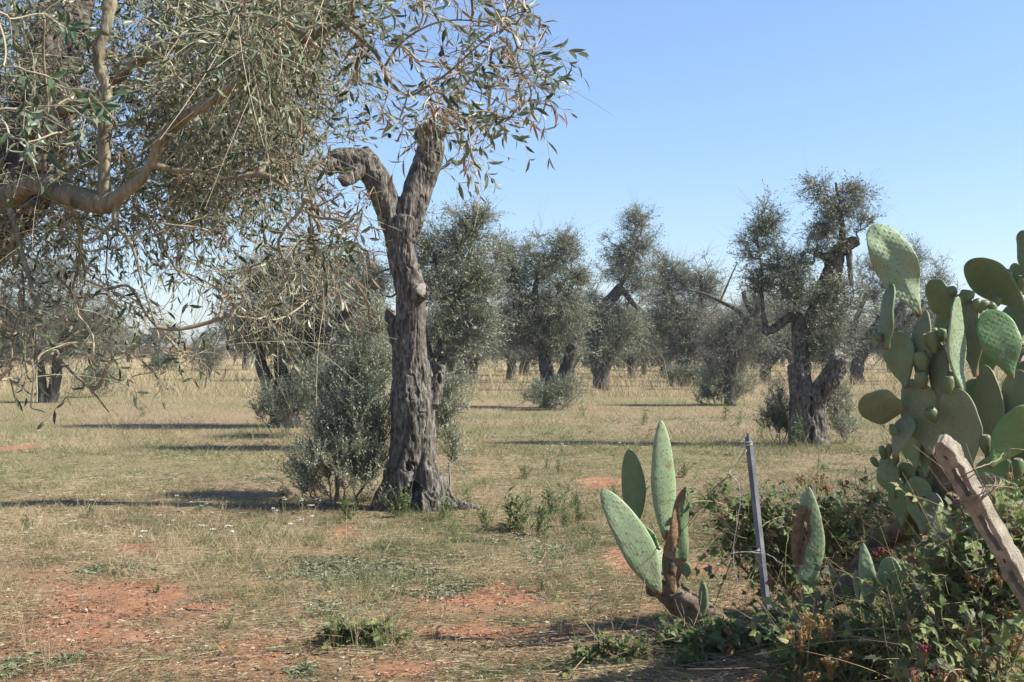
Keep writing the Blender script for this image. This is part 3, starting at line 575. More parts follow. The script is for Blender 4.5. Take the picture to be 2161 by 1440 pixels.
# ------------------------------------------------------------------ the near olive whose branches hang into the picture
def near_olive():
    rng = np.random.default_rng(101)
    raw = dict(
      trunk=[(-330, 1560, 5.6, 170), (-300, 1300, 5.6, 140), (-250, 1000, 5.6, 115), (-200, 700, 5.55, 100), (-120, 480, 5.5, 85)],
      bough=[(-90, 520, 5.5, 70), (10, 400, 5.6, 62), (70, 280, 5.8, 58), (115, 140, 6.0, 54), (150, 0, 6.2, 50), (190, -160, 6.4, 40), (260, -330, 6.6, 26)],
      limb=[(-110, 520, 5.5, 50), (-40, 425, 5.1, 34), (20, 402, 4.8, 27), (90, 400, 4.7, 24), (160, 412, 4.6, 25), (215, 420, 4.55, 25), (243, 425, 4.5, 20)],
      diagonal=[(225, 425, 4.52, 21), (262, 398, 4.5, 15), (300, 362, 4.48, 12), (345, 305, 4.45, 12), (400, 250, 4.4, 13), (455, 205, 4.38, 10), (525, 150, 4.3, 9.5), (585, 108, 4.28, 8), (640, 84, 4.25, 8), (690, 60, 4.2, 7.5), (727, 50, 4.18, 6.5)],
      outer=[(727, 50, 4.18, 7.5), (765, 88, 4.15, 7), (797, 120, 4.1, 6), (815, 160, 4.1, 5), (858, 202, 4.08, 4), (905, 180, 4.05, 3.5), (950, 150, 4.0, 3), (1016, 92, 3.95, 2.5), (1075, 55, 3.9, 1.6)],
      outer_up=[(812, 140, 4.1, 4), (845, 92, 4.12, 3.6), (900, 55, 4.1, 3), (960, 45, 4.1, 2.6), (1040, 45, 4.05, 2.2), (1100, 25, 4.0, 1.8), (1140, 8, 4.0, 1)],
      outer_low=[(858, 202, 4.08, 3), (910, 178, 4.1, 2.2), (960, 180, 4.1, 1.8), (1020, 200, 4.1, 1.5), (1085, 235, 4.05, 1.2), (1110, 260, 4.05, .8)],
      upright=[(212, 415, 4.55, 17), (218, 350, 4.55, 15.5), (220, 280, 4.56, 15), (228, 225, 4.58, 15), (228, 185, 4.6, 14), (211, 130, 4.6, 14), (220, 70, 4.6, 14), (236, 10, 4.62, 13), (245, -80, 4.65, 11), (300, -220, 4.7, 8)],
      behind=[(60, 250, 5.7, 24), (130, 235, 5.5, 17), (200, 208, 5.4, 15), (247, 167, 5.3, 14), (333, 103, 5.2, 13), (393, 70, 5.15, 11), (413, 33, 5.1, 9), (440, -40, 5.0, 7)],
      behind_b=[(333, 108, 5.2, 9), (420, 95, 5.1, 8), (500, 40, 5.0, 6), (560, -10, 4.9, 5)],
      side=[(325, 350, 4.47, 8), (370, 360, 4.5, 6.5), (430, 364, 4.5, 6), (480, 380, 4.5, 4.5), (530, 368, 4.5, 4), (575, 378, 4.5, 3), (640, 420, 4.45, 2)],
      arc=[(95, 395, 4.8, 9), (125, 372, 5.0, 8), (160, 350, 5.1, 7), (200, 344, 5.2, 6), (260, 330, 5.3, 4)],
      whip=[(92, 385, 4.7, 6), (95, 300, 4.65, 4.5), (98, 230, 4.6, 4), (92, 120, 4.5, 3), (95, 40, 4.45, 2)],
      hang_a=[(140, 415, 4.7, 7), (165, 470, 4.8, 6), (168, 540, 4.85, 4), (150, 620, 4.9, 2.6)],
      hang_b=[(20, 420, 4.7, 8), (40, 500, 4.65, 6), (60, 580, 4.6, 5), (90, 680, 4.55, 4), (140, 770, 4.5, 3.2), (190, 820, 4.5, 2.4), (230, 870, 4.5, 1.2)],
      hang_c=[(-20, 440, 4.6, 7), (-6, 560, 4.6, 4.5), (-2, 700, 4.5, 3.2), (20, 790, 4.5, 3), (35, 850, 4.5, 1.6)],
      hang_d=[(245, 425, 4.5, 7), (246, 470, 4.5, 5), (280, 520, 4.5, 3.4), (300, 600, 4.5, 2.4), (330, 690, 4.5, 1.2)],
      top=[(640, 82, 4.25, 6), (600, 30, 4.3, 5), (640, -40, 4.3, 4), (740, -90, 4.3, 3)])
    LM = {}
    for k, l in raw.items():
        th = {'outer': .72, 'outer_up': .75, 'outer_low': .8, 'diagonal': .86, 'upright': .92, 'limb': .92, 'top': .7}.get(k, 1); jj = 0 if k in ('trunk', 'bough') else .3; LM[k] = np.array([[*W(a + rng.normal(0, r * jj), b + rng.normal(0, r * jj), dd), r * th * dd / F] for a, b, dd, r in l])
    base = LM['trunk'][0, :3].copy(); base[2] = float(ground_z(base[0], base[1]))
    t = thing('olive_tree', 'large near olive whose limbs, twigs and leaves hang across the upper left', 'olive tree', None, base)
    mb = MB(); wood_tubes(mb, [LM['trunk'], LM['bough']], rng, 30, .14); V, Nn, Q = fuse(mb, .014); V = bark_displace(V, Nn, .02, 1, 4)
    mb = MB(); mb.add(V, Q); mb.obj('trunk', M['bark_dark'], t, origin=base).location = (0, 0, 0)
    for k in raw:
        if k in ('trunk', 'bough'): continue
    big = [LM[k] for k in ('limb', 'diagonal', 'upright', 'behind', 'side')]
    mb = MB(); wood_tubes(mb, big, rng, 20, .06); V, Nn, Q = fuse(mb, .006); V = V + Nn * (.0022 * fbm(V * 45, 3, .6) + .007 * fbm(V * 8, 3))[:, None]
    mb = MB(); mb.add(V, Q); mb.obj('limbs', M['bark_young'], t, origin=base).location = (0, 0, 0)
    for k in ('behind_b', 'arc', 'whip', 'hang_a', 'hang_b', 'hang_c', 'hang_d', 'outer', 'outer_up', 'outer_low', 'top'):
        mb = MB(); wood_tubes(mb, [LM[k]], rng, 9, .05); mb.obj('branch', M['bark_young'], t, origin=base).location = (0, 0, 0)
    # regions of the crown: (polygon in px, depth range, number of twig ends)
    def inside(poly, x, y):
        c = np.zeros(len(x), bool); n = len(poly)
        for i in range(n):
            (x1, y1), (x2, y2) = poly[i], poly[(i + 1) % n]
            c ^= ((y1 > y) != (y2 > y)) & (x < (x2 - x1) * (y - y1) / (y2 - y1 + 1e-9) + x1)
        return c
    def sample(poly, dr, n):
        xs = [q[0] for q in poly]; ys = [q[1] for q in poly]; x = rng.uniform(min(xs), max(xs), n * 8); y = rng.uniform(min(ys), max(ys), n * 8)
        k = inside(poly, x, y); x, y = x[k][:n], y[k][:n]; d = rng.uniform(dr[0], dr[1], len(x)) + .3 * fbm(np.stack([x / 120, y / 120, 0 * x], 1), 2)
        return np.stack([(x - CX) / F * d, d, H - (y - HY) / F * d], 1)
    tg_dense = np.concatenate([
        sample([(-200, -200), (760, -260), (730, 120), (700, 330), (620, 440), (380, 470), (60, 520), (-200, 560)], (4.7, 7.6), 760),
        sample([(330, -40), (700, -60), (660, 200), (600, 330), (540, 420), (380, 440), (330, 330)], (4.6, 7.2), 330)])
    tg_out = np.concatenate([
        sample([(700, -120), (1140, -120), (1120, 110), (1020, 130), (900, 260), (760, 300), (720, 150)], (3.7, 4.7), 74),
        sample([(860, 230), (930, 200), (1040, 230), (1020, 330), (1000, 400), (920, 330), (860, 300)], (3.8, 4.6), 18),
        sample([(960, 120), (1130, 80), (1140, 200), (1080, 260), (980, 220)], (3.8, 4.3), 24),
        sample([(560, 330), (760, 300), (800, 420), (860, 520), (720, 600), (640, 560), (560, 480)], (3.9, 5.2), 46)])
    tg_dense = np.concatenate([tg_dense, sample([(440, 60), (560, -20), (760, -40), (760, 110), (640, 170), (520, 210)], (3.8, 4.25), 40)])
    tg_hang = np.concatenate([
        sample([(-120, 480), (560, 440), (720, 520), (700, 660), (520, 690), (480, 620), (380, 640), (300, 650), (200, 760), (60, 760), (-120, 800)], (4.3, 6.6), 160),
        sample([(440, 560), (600, 560), (640, 620), (500, 760), (470, 700)], (4.1, 4.8), 20),
        sample([(170, 700), (280, 700), (300, 830), (200, 800)], (4.3, 4.7), 14),
        sample([(-60, 680), (130, 700), (160, 900), (40, 860), (-60, 880)], (4.2, 5), 18),
        sample([(300, 640), (400, 640), (420, 760), (340, 790)], (4.3, 5), 12)])
    P, D = limb_nodes([LM[k] for k in raw if k != 'trunk'], .07)
    tg = np.concatenate([tg_dense, tg_out, tg_hang]); kind = np.r_[np.zeros(len(tg_dense)), np.ones(len(tg_out)), np.full(len(tg_hang), 2)]
    g = grow(P, D, tg, rng, 8, .18, .3, sag=.3)
    order = np.argsort([np.min(((P - q) ** 2).sum(1)) for q in tg]); kd = kind[order]
    mb = MB(); tubes(mb, g.P, np.clip(.0021 * g.flow ** .48, .0016, .014), 5, rng.uniform(.1, 1, len(g.P)))
    lf = MB(); fr = MB()
    def sub(mask):
        s = Growth(); s.P = g.P[mask]; s.flow = g.flow[mask]; return s
    def add(mask, per, pairs, ll, lw, keep, dry, Ls, bias, bend, vr, start=.2, r=.0015, lo=.25, dst=None, cr=.16):
        Q = shoots(rng, sub(mask), per, lo, .55, .9, bias, Ls, bend, 6, cr)
        e = Q[:, -1]; ex, ey = px_of(e); gap = inside([(690, 300), (780, 290), (850, 380), (880, 300), (960, 330), (910, 470), (890, 620), (800, 620), (800, 480), (700, 400)], ex, ey); Q = Q[(~gap | (rng.random(len(Q)) < .22)) & ((ey < 850) | (rng.random(len(Q)) < .3) & (ey < 900))]
        tubes(mb, Q, np.full((len(Q), Q.shape[1]), r) * np.linspace(1, .5, 6), 3, rng.uniform(.2, 1, len(Q)))
        if pairs: shoot_leaves(dst or lf, rng, Q, pairs, ll, lw, vr, keep, True, 0, start, dry)
    pick = rng.random(len(kd))
    add((kd == 0) & (pick < .85), 5, 6, .043, .0122, .68, .04, (.12, .32), (0, 0, -.1), (0, 0, -.3), (.1, .85))
    add((kd == 0), 2, 0, 0, 0, 0, 0, (.15, .45), (0, 0, .1), (0, 0, -.35), (0, 1), r=.0017, cr=.26)
    add((kd == 1) & (pick < .95), 3, 5, .058, .0145, .5, .38, (.1, .24), (.3, 0, .05), (0, 0, -.12), (.1, .8), .3, .0014, .4)
    add((kd == 1), 2, 0, 0, 0, 0, 0, (.06, .2), (.3, 0, 0), (0, 0, -.2), (0, 1), r=.001, cr=.28)
    add((kd == 2) & (pick < .5), 3, 5, .052, .0125, .6, .12, (.12, .3), (0, 0, -.3), (0, 0, -.4), (.1, .85), .3)
    add((kd == 2), 2, 0, 0, 0, 0, 0, (.12, .36), (0, 0, -.1), (0, 0, -.45), (0, 1), r=.0015, cr=.28)
    mb.obj('twigs', M['twig'], t, origin=base).location = (0, 0, 0)
    lf.obj('crown', M['leaf'], t, smooth=False, origin=base).location = (0, 0, 0)
    # fresh green sprig hanging close to the lens at the left edge
    rng2 = np.random.default_rng(7); tgs = []
    for px, py in ((20, 40), (60, 60), (90, 30), (55, 150), (100, 210), (150, 225), (190, 190), (30, 230), (180, 250), (130, 280), (20, 290), (60, 300), (110, 170), (200, 230), (10, 130), (140, 60), (70, 240)):
        tgs.append(W(px, py, rng2.uniform(3.3, 3.7)))
    g2 = grow(np.array([W(-80, 120, 3.6), W(-60, 250, 3.6), W(-40, 20, 3.5)]), np.tile([1, 0, .1], (3, 1)), np.array(tgs), rng2, 7, .2, .3, .3)
    tw = MB(); tubes(tw, np.concatenate([g2.P]), np.clip(.0017 * g2.flow ** .45, .0014, .004), 5, .8)
    feed = np.array([[W(-80, 520, 4.9), W(-120, 400, 4.4), W(-110, 250, 3.9), W(-80, 120, 3.6)], [W(-60, 480, 4.8), W(-90, 400, 4.2), W(-80, 320, 3.8), W(-60, 250, 3.6)], [W(-110, 250, 3.9), W(-100, 150, 3.7), W(-70, 70, 3.55), W(-40, 20, 3.5)]])
    tubes(tw, feed, np.full(feed.shape[:2], .004), 6, .7)
    gq = Growth(); gq.P = g2.P; Q = shoots(rng2, gq, 2, .5, .7, .7, (0, 0, -.2), (.06, .14), (0, 0, -.2), 5); tubes(tw, Q, np.full(Q.shape[:2], .001), 3, .8)
    shoot_leaves(fr, rng2, Q, 3, .06, .02, (.0, .7), .7, True)
    s = tw.obj('green_sprig', M['twig'], t, origin=base); s.location = (0, 0, 0)
    fr.obj('sprig_leaves', M['leaf_fresh'], s, smooth=False, origin=base).location = (0, 0, 0)
    # a few olives
    ol = MB(); ic = ico()
    for px, py, dd in ((1005, 115, 4.0), (1040, 135, 4.0), (1045, 148, 4.0), (1058, 130, 3.95), (1020, 145, 4.0), (822, 287, 4.3), (930, 115, 4.1)):
        ol.add(W(px, py, dd) + ic[0] * np.array([.008, .008, .01]), ic[1], rng.uniform(0, 1))
    ol.obj('olives', var_mat('ripe_olive', [(0, (.02, .016, .02)), (1, (.035, .03, .03))], .35, .5), t, origin=base).location = (0, 0, 0)
def ico(sub=1):
    p = (1 + 5 ** .5) / 2
    V = np.array([(-1, p, 0), (1, p, 0), (-1, -p, 0), (1, -p, 0), (0, -1, p), (0, 1, p), (0, -1, -p), (0, 1, -p), (p, 0, -1), (p, 0, 1), (-p, 0, -1), (-p, 0, 1)], float)
    Fc = np.array([(0, 11, 5), (0, 5, 1), (0, 1, 7), (0, 7, 10), (0, 10, 11), (1, 5, 9), (5, 11, 4), (11, 10, 2), (10, 7, 6), (7, 1, 8), (3, 9, 4), (3, 4, 2), (3, 2, 6), (3, 6, 8), (3, 8, 9), (4, 9, 5), (2, 4, 11), (6, 2, 10), (8, 6, 7), (9, 8, 1)])
    V = norm(V)
    for _ in range(sub - 1 if sub > 1 else 0):
        nv = list(V); nf = []; cache = {}
        def mid(a, b):
            k = (min(a, b), max(a, b))
            if k not in cache: nv.append(norm((nv[a] + nv[b])[None])[0]); cache[k] = len(nv) - 1
            return cache[k]
        for a, b, c in Fc:
            x, y, z = mid(a, b), mid(b, c), mid(c, a); nf += [(a, x, z), (b, y, x), (c, z, y), (x, y, z)]
        V = np.array(nv); Fc = np.array(nf)
    return V, Fc
near_olive()
# ------------------------------------------------------------------ prickly pears
def cactus_mat(name, a, b, edge, rough=0.5):
    m, nt, N, L = new_mat(name); v = coord(N, L)
    n = ntex(N, L, v, 7, 5, 0.6); n2 = ntex(N, L, v, 60, 4, 0.7); n3 = ntex(N, L, v, 17, 6, 0.7)
    c = ramp(N, L, n, [(0.3, a), (0.7, b)])
    tn = ramp(N, L, attr(N), [(0, (0.78, 0.8, 0.82)), (1, (1.18, 1.16, 1.05))]); c = mix(N, L, 1.0, c, tn, 'MULTIPLY')
    c = mix(N, L, ramp(N, L, n2, [(0.5, (0, 0, 0)), (0.8, (0.35, 0.35, 0.35))]), c, edge)
    c = mix(N, L, ramp(N, L, n3, [(0.59, (0, 0, 0)), (0.64, (0.85, 0.85, 0.85))]), c, (0.21, 0.165, 0.10))
    n4 = ntex(N, L, v, 4.5, 7, 0.75); c = mix(N, L, ramp(N, L, n4, [(0.45, (0, 0, 0)), (0.8, (0.4, 0.4, 0.4))]), c, (0.25, 0.235, 0.165))
    principled(N, L, c, rough, 0.35, bump(N, L, n2, 0.12, 0.004)); return m
M['pad'] = cactus_mat('prickly_pear_skin', (0.115, 0.178, 0.08), (0.175, 0.24, 0.122), (0.24, 0.29, 0.17))
M['pad_grey'] = cactus_mat('prickly_pear_old_skin', (0.148, 0.18, 0.10), (0.21, 0.235, 0.145), (0.26, 0.265, 0.175), 0.6)
M['pad_green'] = cactus_mat('prickly_pear_young_skin', (0.08, 0.165, 0.05), (0.125, 0.22, 0.075), (0.18, 0.24, 0.115), 0.42)
M['pad_pale'] = cactus_mat('prickly_pear_sunlit_skin', (0.185, 0.262, 0.138), (0.275, 0.345, 0.205), (0.34, 0.39, 0.26), 0.55)  # paler copy of the skin for sun-facing pads, sunlight put into the colour
M['areole'] = plain('areole', (0.13, 0.10, 0.06), (0.26, 0.21, 0.13), 50)
M['scar'] = plain('dry_cactus_scar', (0.14, 0.085, 0.045), (0.31, 0.21, 0.12), 26, .9, .1, .8, .01)
M['fruit'] = cactus_mat('prickly_pear_fruit', (0.095, 0.14, 0.06), (0.15, 0.195, 0.085), (0.2, 0.22, 0.12))
M['ctrunk'] = plain('cactus_trunk_bark', (0.07, 0.05, 0.035), (0.2, 0.155, 0.11), 16, .95, .1, .9, .02)
def pad_frame(bx, by, tx, ty, d, yaw, ddt):
    B = W(bx, by, d); T = W(tx, ty, d + ddt); a = T - B; Ln = np.linalg.norm(a); a = a / Ln
    v = -B / np.linalg.norm(B); n0 = norm(v - (v @ a) * a); s = np.cross(a, n0); y = math.radians(yaw)
    n = math.cos(y) * n0 + math.sin(y) * s; x = np.cross(a, n)
    return B, a, n, x, Ln
def pad(parent, org, bx, by, tx, ty, w, yaw=0, d=5.0, ddt=0.0, shape='o', mat='pad', seed=0, th=0.011, tear=None, scar=None, bumps=0.0016, bend=None, name='pad', wav=0.0):
    """w = width seen in the photo's pixels; the true width follows from the turn"""
    rng = np.random.default_rng(seed * 7 + 3); B, a, n, x, Ln = pad_frame(bx, by, tx, ty, d, yaw, ddt)
    Wd = max(w * d / F / max(abs(math.cos(math.radians(yaw))), .25), .03); Wd = min(Wd, Ln * (1.0 if shape == 'r' else .72))
    pw = {'o': 1.32, 't': 1.0, 'r': 1.12, 'e': 0.9, 'l': .72}[shape]; ex = {'o': .5, 't': .56, 'r': .5, 'e': .62, 'l': .72}[shape]; pin = {'o': .5, 't': .72, 'r': .8, 'e': .8, 'l': .8}[shape]
    c1, c2 = (rng.uniform(-.8, .8), rng.uniform(-.25, .25)) if bend is None else bend
    def hw(t):
        q = np.clip(t, 0, 1) ** pw; return Wd / 2 * (np.maximum(4 * q * (1 - q), 0)) ** ex * (pin + (1 - pin) * sstep(0, .45, t)) + .004 * (1 - sstep(0, .1, t))
    def thick(t): return (th * np.maximum(4 * t * (1 - t), 0) ** .35 + .009 * (1 - sstep(0, .22, t)))
    sp = rng.uniform(.026, .032); ph = rng.uniform(0, 6, 2)
    def warp(X, Y, Z):
        xo = X / max(Wd / 2, 1e-6); zo = Z / Ln
        return Y + c1 * X * X + c2 * Ln * (zo - .4) ** 2 + wav * .02 * np.sin(zo * 9 + ph[0] + xo * 1.5) * np.abs(xo)
    nr, m = 80, 104; t = (1 - np.cos(np.linspace(0, np.pi, nr))) / 2; t[0] = .002; t[-1] = .9985
    thh = np.linspace(0, 2 * np.pi, m, endpoint=False); TT, AA = np.meshgrid(t, thh, indexing='ij')
    cu = np.cos(AA); su = np.sin(AA); U = np.sign(cu) * np.abs(cu) ** .85
    wob = 1 + .035 * np.sin(TT * 7 + ph[0]) * (1 - np.abs(su)) + .02 * noise(np.stack([TT.ravel() * 8, np.sign(cu).ravel() * 2 + seed, 0 * TT.ravel()], 1)).reshape(TT.shape)
    Xl = hw(TT) * U * wob; Zl = TT * Ln; thk = thick(TT) * np.sign(su) * np.abs(su) ** .7
    lat = np.maximum(np.cos(2 * np.pi * Xl / sp) * np.cos(2 * np.pi * Zl / sp), 0) ** 1.5 * (.1 + 1.5 * np.abs(noise(np.stack([Xl.ravel() * 30, Zl.ravel() * 30, 0 * Xl.ravel() + seed], 1)).reshape(TT.shape))) + .5 * fbm(np.stack([Xl.ravel() * 22, Zl.ravel() * 34, np.sign(su).ravel() * 3 + seed], 1), 2).reshape(TT.shape)
    thk = thk + np.sign(su) * np.abs(su) ** .5 * bumps * lat * sstep(0, .15, TT)
    dead = np.zeros(TT.shape, bool); hole = np.zeros(TT.shape, bool); un = U
    if name == 'pad': dead |= TT + .02 * np.sin(AA * 5 + seed) < .05
    if tear:
        e = tear(un, TT); thk = thk * np.clip((e + .02) / .25, .12, 1); hole = e < 0; dead |= e < .16
    if scar:
        e = scar(un + .1 * noise(np.stack([un.ravel() * 4, TT.ravel() * 16, 0 * un.ravel()], 1)).reshape(un.shape), TT); dead |= e < 0; thk = np.where(e < 0, thk * .7, thk)
    Yl = warp(Xl, thk, Zl)
    Pw = B + Xl[..., None] * x + Yl[..., None] * n + Zl[..., None] * a
    I = np.arange(nr * m).reshape(nr, m); J = np.roll(I, -1, 1)
    q = np.stack([I[:-1], J[:-1], J[1:], I[1:]], -1).reshape(-1, 4)
    hf = hole.ravel()[q].all(1); df = dead.ravel()[q].sum(1) >= 2
    mb = MB(); tone = rng.uniform(.1, .9); mb.add(Pw.reshape(-1, 3) - org, [q[~hf & ~df], I[0][::-1][None], I[-1][None]], np.clip(tone + .55 * (1 - np.abs(su)) ** 5, 0, 1.3).ravel(), 0)
    if (df & ~hf).any(): mb.f.setdefault((4, 2), []).append(q[df & ~hf])
    # areoles on a staggered lattice, both faces
    k = int(max(Ln, Wd) / sp) + 3; ii, jj = np.meshgrid(np.arange(-k, k), np.arange(0, 2 * k)); X0 = (ii + .5 * (jj % 2)).ravel() * sp; Z0 = jj.ravel() * sp * .5
    tt = Z0 / Ln; ok = (tt > .1) & (tt < .985); X0, Z0, tt = X0[ok], Z0[ok], tt[ok]; h = hw(tt); ok = np.abs(X0) < h * .93; X0, Z0, tt, h = X0[ok], Z0[ok], tt[ok], h[ok]
    X0 = X0 + rng.normal(0, .005, len(X0)); Z0 = Z0 + rng.normal(0, .005, len(X0))
    if len(X0):
        oc = np.array([(1, 0, 0), (0, 1, 0), (-1, 0, 0), (0, -1, 0), (0, 0, 1.0), (0, 0, -1)]); of = np.array([(0, 1, 4), (1, 2, 4), (2, 3, 4), (3, 0, 4), (1, 0, 5), (2, 1, 5), (3, 2, 5), (0, 3, 5)])
        for sg in (1, -1):
            s_ = np.sqrt(np.clip(1 - (X0 / h) ** 2, 0, 1)) ** .7
            kk = np.ones(len(X0), bool)
            if tear: kk &= tear(X0 / h, tt) > .2
            Y0 = warp(X0, sg * (thick(tt) * s_ + .0002 + bumps), Z0); c = B + X0[:, None] * x + Y0[:, None] * n + Z0[:, None] * a - org; c = c[kk]
            r = rng.uniform(.0016, .0028, len(c))[:, None, None]
            V = c[:, None] + r * (oc[:, 0, None] * x + oc[:, 1, None] * a + oc[:, 2, None] * n * .7)
            mb.add(V.reshape(-1, 3), [(np.arange(len(c))[:, None, None] * 6 + of).reshape(-1, 3)], .5, 1)
    return mb.obj(name, [M[mat], M['areole'], M['scar']], parent)
def fruit(parent, porg, bx, by, tx, ty, d, w, seed=0, mat='fruit', top=True, name='fruit'):
    rng = np.random.default_rng(seed + 900); B = W(bx, by, d); T = W(tx, ty, d - .01); a = T - B; Ln = np.linalg.norm(a); a /= Ln
    x = norm(np.cross(a, [.2, 1, .1])); y = np.cross(a, x); r0 = w * d / F / 2
    t = np.array([0, .06, .16, .3, .45, .6, .74, .86, .95, 1, .985, .95]); rr = np.array([.35, .5, .68, .86, .98, 1, .97, .88, .76, .62, .42, .02]); m = 18
    th = np.linspace(0, 2 * np.pi, m, endpoint=False); TT, AA = np.meshgrid(t, th, indexing='ij'); RR = np.repeat(rr[:, None], m, 1) * r0
    RR = RR * (1 + .07 * np.cos(AA * 5 + TT * 9) * np.sin(np.pi * np.minimum(TT * 1.02, 1)) + .03 * rng.normal(0, 1, TT.shape) * (TT < .95))
    P = B + a * (TT * Ln)[..., None] + RR[..., None] * (np.cos(AA)[..., None] * x + np.sin(AA)[..., None] * y)
    I = np.arange(len(t) * m).reshape(-1, m); J = np.roll(I, -1, 1); q = np.stack([I[:-1], J[:-1], J[1:], I[1:]], -1).reshape(len(t) - 1, m, 4)
    mb = MB(); mb.add(P.reshape(-1, 3) - porg, [q[:9].reshape(-1, 4)], rng.uniform(.2, 1), 0)
    mb.f.setdefault((4, 1), []).append(q[9:].reshape(-1, 4))
    oc = np.array([(1, 0, 0), (0, 1, 0), (-1, 0, 0), (0, -1, 0), (0, 0, 1.0)]); of = np.array([(0, 1, 4), (1, 2, 4), (2, 3, 4), (3, 0, 4)])
    for k in range(34):
        tt = rng.uniform(.15, .97); an = rng.uniform(0, 6.28); r_ = np.interp(tt, t[:10], rr[:10]) * r0 * 1.03; dd = np.cos(an) * x + np.sin(an) * y
        c = B + a * tt * Ln + dd * r_ - porg; sx = np.cross(dd, a); mb.add(c + .0015 * (oc[:, 0, None] * sx + oc[:, 1, None] * a + oc[:, 2, None] * dd), [of], .5, 1)
    return mb.obj(name, [M[mat], M['areole']], parent)
def log_part(parent, org, pts, name='trunk', seed=0, lob=.1):
    rng = np.random.default_rng(seed + 40); L_ = np.array([[*W(a, b, d), r * d / F] for a, b, d, r in pts]); mb = MB(); wood_tubes(mb, [L_], rng, 18, lob)
    V, Nn, Q = fuse(mb, .009); V = V + Nn * (.008 * fbm(V * 14 + seed, 4, .6))[:, None]; mb = MB(); mb.add(V - org, Q); return mb.obj(name, M['ctrunk'], parent)
def zero(o): return o
# --- the big one at the right edge
bo = W(1990, 1230, 5.2); bo[2] = float(ground_z(bo[0], bo[1]))
big = thing('prickly_pear', 'tall prickly pear thicket with many pads and green fruits at the right edge', 'cactus', None, bo)
log_part(big, bo, [(2010, 1300, 5.2, 34), (2000, 1180, 5.2, 32), (2000, 1080, 5.15, 34), (1990, 1000, 5.1, 26), (1975, 930, 5.1, 20)], seed=1)
log_part(big, bo, [(2170, 1300, 5.1, 40), (2140, 1150, 5.1, 38), (2110, 1040, 5.1, 30), (2105, 950, 5.1, 24)], seed=2)
log_part(big, bo, [(2440, 1400, 5.5, 50), (2430, 1150, 5.5, 46), (2430, 950, 5.5, 36), (2420, 800, 5.5, 26)], seed=4)
log_part(big, bo, [(2290, 1250, 6.8, 40), (2280, 1000, 6.8, 36), (2270, 800, 6.8, 26)], seed=7)
log_part(big, bo, [(1990, 1062, 5.2, 30), (1920, 1110, 5.5, 24), (1850, 1150, 5.7, 22), (1790, 1235, 5.6, 22), (1740, 1275, 5.6, 16)], seed=3)
